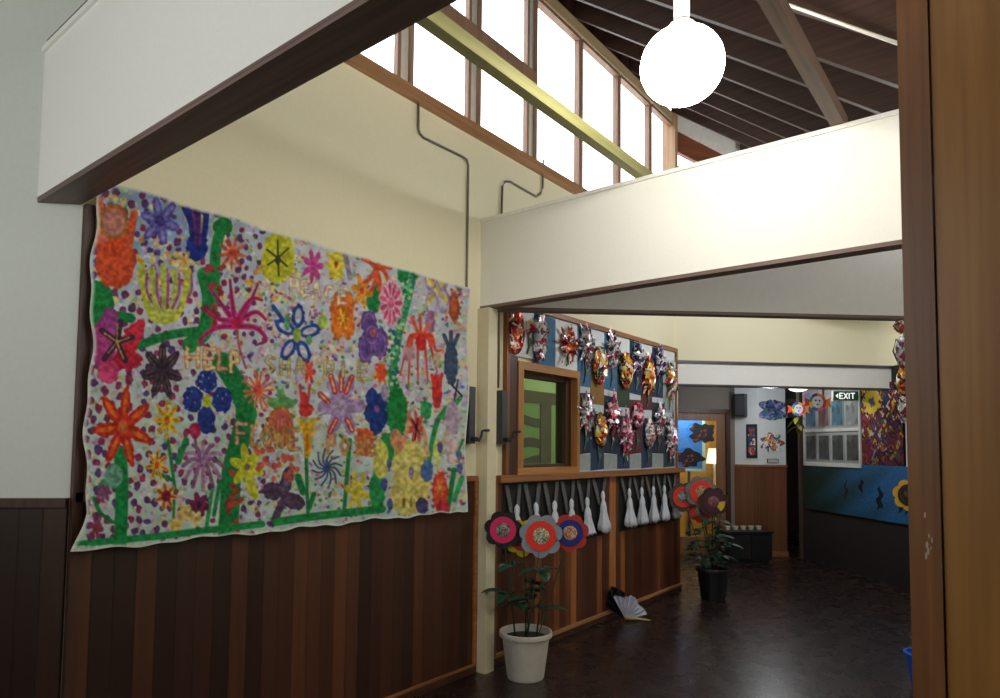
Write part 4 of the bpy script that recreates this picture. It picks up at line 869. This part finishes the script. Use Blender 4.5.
# second pot, far along the hall
P1 = (6.66, 2.48, 0)
lv = []
for i in range(72):
    s_ = random.uniform(-.19, .13); lv.append((*rp(s_, random.uniform(-.07, .07), random.uniform(.04, .52)), random.uniform(0, 2*PI)))
stems = [[rp(.0, 0, -.05), rp(-.05, 0, .3), rp(-.12, 0, .6)], [rp(.04, 0, -.05), rp(.06, 0, .3), rp(.08, 0, .55)], [rp(0, 0, -.05), rp(.0, 0, .6)]]
dpot = mat('black_plastic_pot', S(18, 18, 26), .35)
pot(P1, 'black pot with dense dark leaves at the far end of the noticeboard wall', .17, .115, .31, dpot, lv, stems, 8, sizes=(.15, .08))
r3 = lambda s_, d_: (P1[0]+rx*s_, P1[1]+ry*s_, .27)
paper_flower(683, 497, P1, .03, .15, S(70, 60, 56), S(214, 52, 36), GRYC, 'red ringed paper flower, leftmost above the black pot', root=r3(-.05, 0))
paper_flower(700, 511, P1, .05, .12, S(196, 44, 40), S(210, 60, 40), GRYC, 'small red paper flower hanging lowest above the black pot', root=r3(0, 0))
paper_flower(701.5, 492, P1, .0, .165, S(110, 108, 104), S(222, 48, 32), [S(200, 180, 120), S(170, 60, 50), S(110, 110, 90)], 'grey petalled paper flower with wide red ring, topmost above the black pot', root=r3(.0, 0))
paper_flower(713.5, 502, P1, -.03, .15, S(60, 30, 34), S(72, 30, 44), [S(110, 50, 110), S(150, 120, 70), S(90, 40, 60)], 'dark maroon paper flower with yellow wedge, rightmost above the black pot', root=r3(.05, 0), extra=(S(210, 180, 40), 1.1, -.9))

# third flower and blue bucket half hidden by the jamb
BK = CAM+ray(917, 690)*4.15
BK = (float(BK[0])+.07, float(BK[1])-.05, 0)
t = thing('bucket', 'bright blue bucket on the floor peeping out beside the timber door jamb', 'bucket', BK)
fixn(MB().lathe([(.001, 0), (.085, 0), (.12, .22), (.128, .22), (.128, .23), (.112, .23), (.08, .01), (.001, .01)], 32).build('body', mat('blue_plastic', S(30, 90, 200), .35), t))
MB().tube([(.12*math.cos(a_), .02, .22+.10*math.sin(a_)) for a_ in [PI*j/12 for j in range(13)]], .004, 6).build('handle', steel, t)
paper_flower(909, 495, BK, 0, .10, S(206, 160, 50), S(40, 32, 30), [S(30, 26, 26), S(90, 60, 40)], 'yellow petalled paper flower with dark centre peeping past the timber jamb', root=(BK[0], BK[1], .02))

# ------------------------------------------------------------------ fallen paper flower on the floor
fp = onp(625, 621, (0, 0, 0), (0, 0, 1)); 
t = thing('fallen_paper_figure', 'crumpled white and black paper figure fallen on floor against the baseboard', 'paper figure', (float(fp[0]), float(fp[1]), 0))
def fan(a0_, a1_, R_, m_, nm, off, n_=14, seed=1, peak=0):
    r_ = random.Random(seed); vs = []; fs = []; th = .004
    U = Vector((rx, ry, 0)); W = Vector((math.cos(_A), math.sin(_A), 0)); O = Vector(off)
    for lay in (0, 1):
        for k_ in range(n_+1):
            a_ = math.radians(a0_+(a1_-a0_)*k_/n_); pl = (.022 if k_ % 2 else -.022)+r_.uniform(-.006, .006) if lay == 0 else None
            if lay == 0: vs.append((a_, pl))
    P_ = []
    for lay in (0, th):
        for (a_, pl) in vs:
            for f_ in (.08, .55, 1.0):
                rr = R_*f_*(1+.08*math.sin(a_*7)+(peak*max(0, 1-abs(math.degrees(a_)-105)/30) if f_ == 1 else 0))
                P_.append(O+U*(rr*math.cos(a_))+Vector((0, 0, rr*math.sin(a_)))+W*(pl*f_*1.3+lay+.05*f_*f_))
    m1 = (n_+1)*3
    for k_ in range(n_):
        for f_ in (0, 1):
            q = k_*3+f_; fs += [(q, q+1, q+4, q+3), (m1+q+3, m1+q+4, m1+q+1, m1+q)]
        q = k_*3; fs += [(q+2, m1+q+2, m1+q+5, q+5), (q, q+3, m1+q+3, m1+q)]
    fs += [(0, m1, m1+1, 1), (1, m1+1, m1+2, 2), (n_*3, n_*3+1, m1+n_*3+1, m1+n_*3), (n_*3+1, n_*3+2, m1+n_*3+2, m1+n_*3+1)]
    fixn(MB().add(P_, fs).build(nm, m_, t))
fan(10, 118, .185, mat('crumpled_white_paper', S(190, 194, 208), .7, var=.12, scale=20), 'white_pleats', (0, 0, .02), 16, 3)
fan(85, 150, .20, mat('crumpled_black_paper', S(24, 24, 28), .5), 'black_pleats', (.01, .02, .02), 8, 5, .35)
MB().tube([(0, 0, .03), (.07, -.09, .02), (.12, -.18, .012)], [.02, .010, .006], 8).build('stick', mat('pale_stick', S(190, 176, 120), .6), t, smooth=True)

# ------------------------------------------------------------------ far hall: art on the white wall, boxes, corridor pictures
def onback(px_, py_):
    p = onp(px_, py_, (10.0, 2.65, 0), (1, 1, 0)); return p
def cut(name, label, cat, P, rot, pts, m_, th=.012):
    o = MB().prism(pts, 0, th, Matrix.Rotation(PI/2, 4, 'X')).build(name, m_, loc=tuple(float(a_) for a_ in P), rotz=rot); fixn(o); return tag(o, label, cat)
def lobes(rx_, ry_, f, n_=60): return [(rx_*f(2*PI*j/n_)*math.cos(2*PI*j/n_), ry_*f(2*PI*j/n_)*math.sin(2*PI*j/n_)) for j in range(n_)]
p = onback(772, 410); cut('butterfly_cutout', 'blue and purple paper butterfly, upper picture on the far white wall', 'paper cutout', p, RC, lobes(.20, .16, lambda a_: .72+.35*abs(math.sin(2*a_))**.7-.12*math.cos(6*a_)), patch_mat('butterfly_paper', [S(60, 70, 130), S(110, 100, 160), S(50, 110, 120), S(150, 150, 190), S(40, 40, 70)], 26))
p = onback(772, 443); cut('flower_cutout', 'red, blue and green paper flower, lower picture on the far white wall', 'paper cutout', p, RC, lobes(.19, .155, lambda a_: .85+.16*math.cos(7*a_)), patch_mat('flower_paper', [S(170, 60, 50), S(60, 80, 130), S(220, 220, 220), S(60, 120, 80), S(210, 150, 80)], 26))
p = onback(772.5, 461); t = thing('wall_label', 'small framed grey label low on the far white wall above its dado', 'sign', tuple(float(a_) for a_ in p), RC)
MB().box(-.085, .085, -.014, 0, -.03, .03).build('frame', greym, t); MB().box(-.075, .075, -.017, -.013, -.022, .022).build('card', mat('label_card', S(176, 176, 170), .7), t)
p = onp(752, 441, (9.7, 0, 0), (1, 0, 0))
t = thing('narrow_picture', 'tall narrow dark picture with blue and red shapes on the shaded far wall', 'picture', (9.7, float(p[1]), float(p[2])))
MB().box(-.015, 0, -.075, .075, -.24, .24).build('board', blackcard, t)
MB().box(-.02, -.014, -.05, .05, -.2, .2).build('artwork', patch_mat('narrow_art', [S(50, 70, 120), S(20, 24, 34), S(180, 70, 50), S(210, 214, 214), S(40, 60, 80)], 22), t)
p = onp(743, 405, (9.7, 0, 0), (1, 0, 0))
t = thing('wall_speaker', 'small black loudspeaker high on the shaded far wall right of the door', 'speaker', (9.7, float(p[1]), float(p[2])))
MB().box(-.16, -.03, -.07, .07, -.17, .15).build('cabinet', blackp, t); MB().box(-.03, 0, -.02, .02, -.03, .03).build('bracket', greym, t); MB().box(-.166, -.16, -.06, .06, -.15, .13).build('grille', greym, t)
# things on and behind the glazed door
def dpt(px_, py_, back):
    n_ = np.array([1, 1, 0])/math.sqrt(2); P_ = np.array([9.7, yD, 0])+n_*back; return onp(px_, py_, P_, (1, 1, 0))
p = dpt(694, 440, .06); q = dpt(703, 421, .06); q2 = dpt(676, 468, .06)
t = thing('blue_poster', 'bright blue poster seen through the glazed far door', 'poster', tuple(float(a_) for a_ in dpt(689, 444, .75)), RC)
hw = float(np.hypot(*(dpt(703.5, 444, .75)-dpt(674, 444, .75))[:2]))/2; hh = float(dpt(689, 418, .75)[2]-dpt(689, 467, .75)[2])/2
MB().box(-hw, hw, -.01, 0, -hh, hh).build('print', mat('blue_print', S(30, 116, 224), .6, var=.1, scale=4), t)
MB().box(hw-.03, hw+.02, -.014, 0, -hh-.03, hh).box(-hw, hw, -.014, 0, -hh-.04, -hh).build('border', mat('pale_border', S(170, 214, 220), .6), t)
MB().box(-.02, .02, 0, .02, -1.55, -hh).build('stand_leg', greym, t)
dk = patch_mat('dark_flower_paper', [S(26, 22, 30), S(60, 26, 34), S(30, 30, 60), S(150, 70, 40), S(20, 20, 22)], 18)
p = dpt(702, 433, -.04); cut('dark_flower_cutout', 'dark winged paper cutout stuck high on the glass of the far door', 'paper cutout', p, RC, lobes(.20, .15, lambda a_: .72+.34*abs(math.sin(2*a_+.1))+.1*math.cos(9*a_)), dk)
p = dpt(689, 458, -.04); cut('dark_flower_cutout', 'dark clustered paper cutout low on the glass of the far door', 'paper cutout', p, RC, lobes(.22, .13, lambda a_: .75+.28*abs(math.cos(2*a_))+.1*math.cos(7*a_+1)), dk)
lp = dpt(714.5, 478, 1.1)
t = thing('table_lamp', 'white shaded lamp seen through the right side of the far door glass', 'lamp', (float(lp[0]), float(lp[1]), .78))
zl = float(dpt(714, 456, 1.1)[2])-.78
fixn(MB().lathe([(.13, zl-.12), (.09, zl+.12), (.087, zl+.12), (.127, zl-.12)], 28).build('lamp_shade', mat('lit_shade', S(240, 236, 220), .7, emit=(1, .95, .8), es=1.2), t))
fixn(MB().lathe([(.001, 0), (.08, 0), (.08, .02), (.02, .05), (.018, zl-.06), (.001, zl-.06)], 24).build('base', whitepl, t))
t = thing('sideboard', 'low yellow sideboard standing in the room behind the far door', 'cabinet', (float(lp[0]), float(lp[1]), 0), RC)
ylw = mat('yellow_laminate', S(222, 180, 70), .5)
MB().box(-.9, .30, -.2, .2, .02, .76).build('body', ylw, t); MB().box(-.92, .32, -.22, .22, .74, .78).build('worktop', mat('cream_laminate', S(232, 214, 140), .5), t)
for j in range(3): MB().box(-.88+j*.39, -.51+j*.39, -.215, -.2, .08, .70).build('door', mat('yellow_door', S(206, 160, 60), .5), t)
yr = np.array([9.7, yD])+np.array([1, 1])/math.sqrt(2)*.38
lamp('back_room_fill', 'POINT', (float(yr[0])-.35, float(yr[1])+.35, 2.25), 34, (1, .88, .62), .12)  # added point light in front of the poster, apart from the table lamp

# low dark cabinet with white cups
cbp = onp(743, 556, (0, 0, 0), (0, 0, 1)); cbx, cby = 9.10, 2.97
t = thing('low_cabinet', 'low black cabinet against the far dado right of the black pot', 'cabinet', (cbx, cby, 0), RC)
cbm = mat('black_laminate', S(12, 11, 18), .5)
MB().box(-.30, .30, -.2, .2, .05, .40).box(-.27, .27, -.17, .17, 0, .05).build('body', cbm, t); MB().box(-.32, .32, -.22, .22, .40, .425).build('top', cbm, t)
MB().box(-.29, -.005, -.212, -.2, .07, .38).build('door', cbm, t); MB().box(.005, .29, -.212, -.2, .07, .38).build('door', cbm, t)
bw = mat('white_cup', S(204, 200, 186), .4)
for j in range(5):
    cxx = -.22+.11*j; X_ = cbx+cxx*math.cos(RC); Y_ = cby+cxx*math.sin(RC)
    o = fixn(MB().lathe([(.001, 0), (.028, 0), (.04, .05), (.037, .05), (.025, .005), (.001, .005)], 16).build('cup', bw, loc=(X_, Y_, .425)))
    tag(o, 'small white cup on the low black cabinet, %s from the left' % ['first', 'second', 'third', 'fourth', 'fifth'][j], 'cup', 'cups on the low cabinet')

# corridor wall
def oc(px_, py_): return onp(px_, py_, (*CP, 0), (1, -1, 0))
def cs(px_): p_ = oc(px_, 430); return float((p_[0]-CP[0]+p_[1]-CP[1])/math.sqrt(2))
wht = mat('pale_picture_rail', S(186, 184, 176), .6)
s0, s1 = cs(862), cs(806.5)
t = thing('picture_board', 'pale framed board holding two rows of four small pictures under the exit sign', 'board', (*CP, 1.31), Q)
zt_, zm_ = .84, .44
MB().box(s0, s1, -.0, .02, 0, zt_+.25).build('backing', mat('board_backing', S(150, 150, 146), .7), t)
MB().box(s0, s1, .02, .04, -.02, .03).box(s0, s1, .02, .04, zm_-.01, zm_+.03).box(s0, s1, .02, .04, zt_-.01, zt_+.02).box(s0-.02, s0+.01, .0, .04, -.02, zt_+.25).box(s1-.01, s1+.02, 0, .04, -.02, zt_+.25).build('rail', wht, t)
pcs = [[S(70, 90, 110), S(110, 80, 80), S(60, 96, 112), S(120, 124, 124)], [S(70, 66, 66), S(62, 58, 60), S(54, 58, 56), S(60, 62, 58)]]
for j in range(4):
    for i in range(2):
        w_ = (s1-s0)/4; xa_ = s1-(j+1)*w_+.02; zz = zm_+.05 if i == 0 else .05; c_ = pcs[i][j]
        pm_ = patch_mat('small_picture', [c_, tuple(a_*.6 for a_ in c_), tuple(min(1, a_*1.5) for a_ in c_), c_], 14, 0, .6)
        p_ = bpy.data.objects.new('small_picture', None); C.objects.link(p_)
        cpos = Vector((*CP, 1.31))+Matrix.Rotation(Q, 4, 'Z').to_3x3() @ Vector((xa_+(w_-.04)/2, .02, zz)); p_.location = cpos; p_.rotation_euler = (0, 0, Q)
        p_['label'] = '%s picture in the %s row of the pale board, %s from the left' % (['bluish', 'brownish', 'teal', 'grey'][j] if i == 0 else 'dark', ['upper', 'lower'][i], ['first', 'second', 'third', 'fourth'][j]); p_['category'] = 'picture'; p_['group'] = 'small pictures on the corridor board'
        hw_ = (w_-.04)/2; MB().box(-hw_, hw_, 0, .006, 0, .35).build('mount', mat('picture_mount', S(130, 134, 134), .7), p_); MB().box(-hw_+.02, hw_-.02, .006, .009, .02, .33).build('artwork', pm_, p_)
o = MB().box(0, .42, 0, .01, 0, .30).build('faded_poster', patch_mat('faded_poster_paint', [S(120, 130, 170), S(170, 150, 150), S(140, 150, 180)], 6), loc=tuple(Vector((*CP, 2.17))+Vector((1, 1, 0))*(s1-.45)/math.sqrt(2)+Vector((-1, 1, 0))*.045/math.sqrt(2)), rotz=Q)
tag(o, 'faded bluish poster above the left end of the small picture board', 'poster')
# painted panels as painted grids in wall metres
def panel(name, label, s_a, s_b, z_a, z_b, fn, n_, off=.025):
    nx_, nz_ = n_; sx_ = np.linspace(0, s_b-s_a, nx_); sz_ = np.linspace(0, z_b-z_a, nz_); A_, B_ = np.meshgrid(sx_, sz_)
    cl = fn(A_/(s_b-s_a), B_/(z_b-z_a)); cl = np.where(cl <= .04045, cl/12.92, ((cl+.055)/1.055)**2.4).reshape(-1, 3)
    pc = np.stack([A_, np.zeros_like(A_), B_], -1).reshape(-1, 3); ii_ = np.arange(nx_*nz_).reshape(nz_, nx_)
    fc = np.stack([ii_[:-1, :-1].ravel(), ii_[1:, :-1].ravel(), ii_[1:, 1:].ravel(), ii_[:-1, 1:].ravel()], 1)
    loc_ = Vector((*CP, z_a))+Vector((1, 1, 0))*s_a/math.sqrt(2)+Vector((-1, 1, 0))*off/math.sqrt(2)
    o_ = npmesh(name, pc, fc, cl, paint_attr_mat(name+'_paint', .6), loc=tuple(loc_), rotz=Q, smooth=False)
    sd_ = o_.modifiers.new('thickness', 'SOLIDIFY'); sd_.thickness = .012; sd_.offset = -1
    return tag(o_, label, 'painting')
def blobs(A_, B_, base_, items):
    out = np.zeros(A_.shape+(3,)); out[:] = col(base_)
    for (x, y, rx_, ry_, c) in items:
        q_ = x*97; m_ = (((A_-x+.02*np.sin(B_*60+q_))/rx_)**2+((B_-y+.015*np.sin(A_*70+q_))/ry_)**2 < 1)[..., None]; out = np.where(m_, col(c)*(.55+.45*min(1, y*1.3)), out)
    return out
rg = random.Random(77)
its = []
pc_ = [(190, 40, 40), (30, 40, 120), (230, 190, 40), (60, 110, 60), (120, 40, 110), (220, 110, 40), (20, 20, 60), (210, 210, 200), (150, 30, 40)]
for i in range(520): its.append((rg.random(), rg.random(), rg.uniform(.015, .05), rg.uniform(.012, .035), pc_[rg.randint(0, 8)] if rg.random() < .7 else (60, 24, 30)))
for a_ in range(7): its.append((.72+.13*math.cos(a_*.9), .78+.10*math.sin(a_*.9), .09, .055, (226, 190, 50)))
its += [(.72, .78, .08, .055, (60, 110, 80)), (.72, .78, .04, .03, (120, 50, 130))]
panel('splash_painting', 'dense red, blue and yellow flower painting at the right end of the corridor wall', cs(904.5), cs(863.5), 1.335, 2.28, lambda a_, b_: blobs(a_, b_, (96, 30, 40), its), (160, 200))
def bluef(a_, b_):
    r_ = np.random.RandomState(3); g_ = np.clip((1-a_)*1.3-.1+.15*np.sin(b_*9+a_*14), 0, 1)[..., None]
    # left part dark green turning to blue on the right (a_=0 is the right end)
    c_ = col((26, 42, 32))*(1-g_)+col((40, 92, 140))*g_; c_ = c_*(.8+.35*r_.rand(*a_.shape)[..., None])
    for (x, y, rx_, ry_) in ((.23, .42, .02, .2), (.07, .35, .02, .16), (.25, .30, .012, .12), (.40, .6, .02, .12), (.09, .5, .012, .1), (.02, .22, .01, .05), (.55, .5, .01, .2)):
        m_ = (((a_-x+.01*np.sin(b_*30))/rx_)**2+((b_-y)/ry_)**2 < 1)[..., None]; c_ = np.where(m_, col((20, 26, 40)), c_)
    return np.clip(c_, 0, 1)
panel('seascape_painting', 'long low painting on the corridor wall, dark green turning to blue at right', cs(909), cs(806), .70, 1.33, bluef, (260, 90))

# exit sign
ep = Vector(CAM+ray(845.5, 396)*8.0)
t = thing('exit_sign', 'green hanging exit sign with white arrow and lettering in front of the corridor', 'sign', tuple(ep), -math.radians(51.9)-.04)
sgn = mat('sign_green', S(8, 66, 44), .4, emit=S(8, 80, 50), es=.25); wh = mat('sign_white', S(235, 240, 235), .4, emit=(1, 1, 1), es=.8)
W2, H2 = .145, .055
MB().box(-W2-.006, W2+.006, -.012, .03, -H2-.006, H2+.006).build('housing', whitepl, t); MB().box(-W2, W2, -.016, -.011, -H2, H2).build('face', sgn, t)
def bar(m_, x0, z0, x1, z1, w_=.011):
    d = Vector((x1-x0, 0, z1-z0)); n_ = Vector((-d.z, 0, d.x)).normalized()*w_/2; e_ = d.normalized()*w_*.3
    a_ = Vector((x0, 0, z0))-e_; b_ = Vector((x1, 0, z1))+e_; pts = [a_-n_, b_-n_, b_+n_, a_+n_]
    m_.add([(p.x, -.020, p.z) for p in pts]+[(p.x, -.016, p.z) for p in pts], [(0, 1, 2, 3), (7, 6, 5, 4), (0, 4, 5, 1), (1, 5, 6, 2), (2, 6, 7, 3), (3, 7, 4, 0)])
m_ = MB(); h_ = .032
for (x0, z0, x1, z1) in ((-.075, -h_, -.075, h_), (-.075, h_, -.04, h_), (-.075, 0, -.045, 0), (-.075, -h_, -.04, -h_), (-.025, -h_, .015, h_), (-.025, h_, .015, -h_), (.035, -h_, .035, h_), (.055, h_, .10, h_), (.0775, h_, .0775, -h_)): bar(m_, x0, z0, x1, z1)
m_.build('lettering', wh, t)
MB().prism([(-.125, 0), (-.095, -.026), (-.095, .026)], .016, .020, Matrix.Rotation(PI/2, 4, 'X')).build('arrow', wh, t)
for s_ in (-1, 1): MB().tube([(s_*.1, .01, H2), (s_*.1, .01, 2.46-ep.z)], .004, 6).build('hanger', steel, t)
# dome light
_dp = CAM+ray(798.5, 389)*8.7; dp = (float(_dp[0]), float(_dp[1]))
t = thing('ceiling_light', 'round white dome light on the low hall ceiling left of the exit sign', 'lamp', (*dp, 2.365))
fixn(MB().lathe([(.135*math.cos(a_), -.03-.075*math.sin(a_)) for a_ in [PI/2*j/10 for j in range(10)]]+[(.001, -.105)], 32).build('diffuser', mat('lit_diffuser', S(250, 250, 245), .4, emit=(1, .98, .92), es=2.2), t, smooth=True))
fixn(MB().lathe([(.001, .09), (.05, .09), (.05, .0), (.15, .0), (.15, -.03), (.001, -.03)], 32).build('base', whitepl, t))
# clown-like paper rings hanging in the hall
def ringface(px_, py_, dist, r_, label, seed):
    p_ = Vector(CAM+ray(px_, py_)*dist); t = thing('paper_ring_face', label, 'paper decoration', tuple(p_), -math.radians(51.9)+.1)
    r0 = random.Random(seed); cs_ = [S(210, 50, 90), S(230, 140, 50), S(90, 60, 160), S(60, 150, 110), S(230, 200, 60), S(60, 110, 200), S(240, 120, 140), S(220, 60, 60)]
    ms_ = [mat('ring_segment', c_, .6) for c_ in cs_]; rot = Matrix.Rotation(PI/2, 4, 'X'); n_ = 8
    m2 = MB()
    for k_ in range(n_):
        m2.cur = k_; a0_, a1_ = 2*PI*k_/n_, 2*PI*(k_+1)/n_; st_ = [a0_+(a1_-a0_)*j/4 for j in range(5)]
        m2.prism([(r_*.9*math.cos(b_), r_*.9*math.sin(b_)) for b_ in st_]+[(r_*.6*math.cos(b_), r_*.6*math.sin(b_)) for b_ in st_[::-1]], -.004, .004, rot)
    m2.build('rainbow_ring', ms_, t)
    MB().prism([(r_*.6*math.cos(2*PI*j/24), r_*.6*math.sin(2*PI*j/24)) for j in range(24)], -.003, .003, rot).build('face', mat('face_paper', S(226, 226, 230), .7), t)
    ftm = mat('feature_paper', S(60, 70, 120), .7)
    for nm_, ox_, oz_, w_, h_ in (('eye', -.2, .15, .1, .1), ('eye', .2, .15, .1, .1), ('mouth', 0, -.25, .12, .08)):
        MB().prism([(r_*w_*math.cos(2*PI*j/12)+r_*ox_, r_*h_*math.sin(2*PI*j/12)+r_*oz_) for j in range(12)], .003, .006, rot).build(nm_, ftm, t)
    for s_ in (-1, 1): MB().add([(s_*r_*.85, -.002, -r_*.3), (s_*r_*1.5, -.002, -r_*.55), (s_*r_*1.3, -.002, 0), (s_*r_*1.45, -.002, r_*.5), (s_*r_*.85, -.002, r_*.25), (s_*r_*.85, .002, -r_*.3), (s_*r_*1.5, .002, -r_*.55), (s_*r_*1.3, .002, 0), (s_*r_*1.45, .002, r_*.5), (s_*r_*.85, .002, r_*.25)], [(0, 1, 2, 3, 4), (9, 8, 7, 6, 5), (0, 5, 6, 1), (1, 6, 7, 2), (2, 7, 8, 3), (3, 8, 9, 4), (4, 9, 5, 0)]).build('paper_bow', ms_[1 if s_ > 0 else 7], t)
    MB().tube([(0, 0, r_*.85), (0, 0, 2.46-p_.z)], .0025, 5).build('thread', steel, t)
ringface(817.5, 402, 8.0, .12, 'rainbow ringed white paper face hanging just left of the exit sign', 2)
ringface(798.5, 409, 8.6, .10, 'smaller rainbow ringed paper face hanging below the dome light', 5)
lo = Vector(CAM+ray(797, 423)*8.8); t = thing('leaf_streamer', 'drooping yellow green paper leaves hanging below the dome light', 'paper decoration', tuple(lo))
m_ = MB()
for j in range(7): leaf_mesh(m_, (0, 0, .03*j-.08), (math.cos(j*1.9), math.sin(j*1.9), -.2), .13, .06, .5)
m_.build('paper_leaves', mat('olive_paper', S(120, 116, 40), .7), t); MB().tube([(0, 0, -.08), (0, 0, 2.46-lo.z)], .0025, 5).build('thread', steel, t)

# foil masks hanging from the beam end next to the jamb
for j, (px_, py_, fo, w_, h_, lb) in enumerate(((902, 327, 'red', .10, .09, 'topmost'), (904, 352, 'silver', .12, .24, 'second from top'), (904.5, 383, 'gold', .12, .22, 'third from top'), (905, 408, 'silver', .10, .20, 'lowest'))):
    p_ = Vector(onp(px_, py_, (5.50, .62, 0), (FW[0], FW[1], 0)))
    t = thing('hanging_foil_mask', '%s of the four foil masks hanging beside the timber jamb' % lb, 'mask', tuple(p_), -math.radians(51.9), 'foil masks hung in a string')
    link('foil', blob(w_, h_, .035, 40+j, 'oval'), foils[fo], t)
    MB().tube([(-w_*.35, -.03, h_*.2), (-w_*.7, -.05, h_*.35), (-w_*.8, -.03, 0), (-w_*.6, -.04, -h_*.3)], .005, 6).build('curl', blackp, t)
    up = .0 if j else 2.45-p_.z
    MB().tube([(0, .0, h_*.3), (0, 0, up if up else h_*.5+.12)], .003, 5).build('string', steel, t)
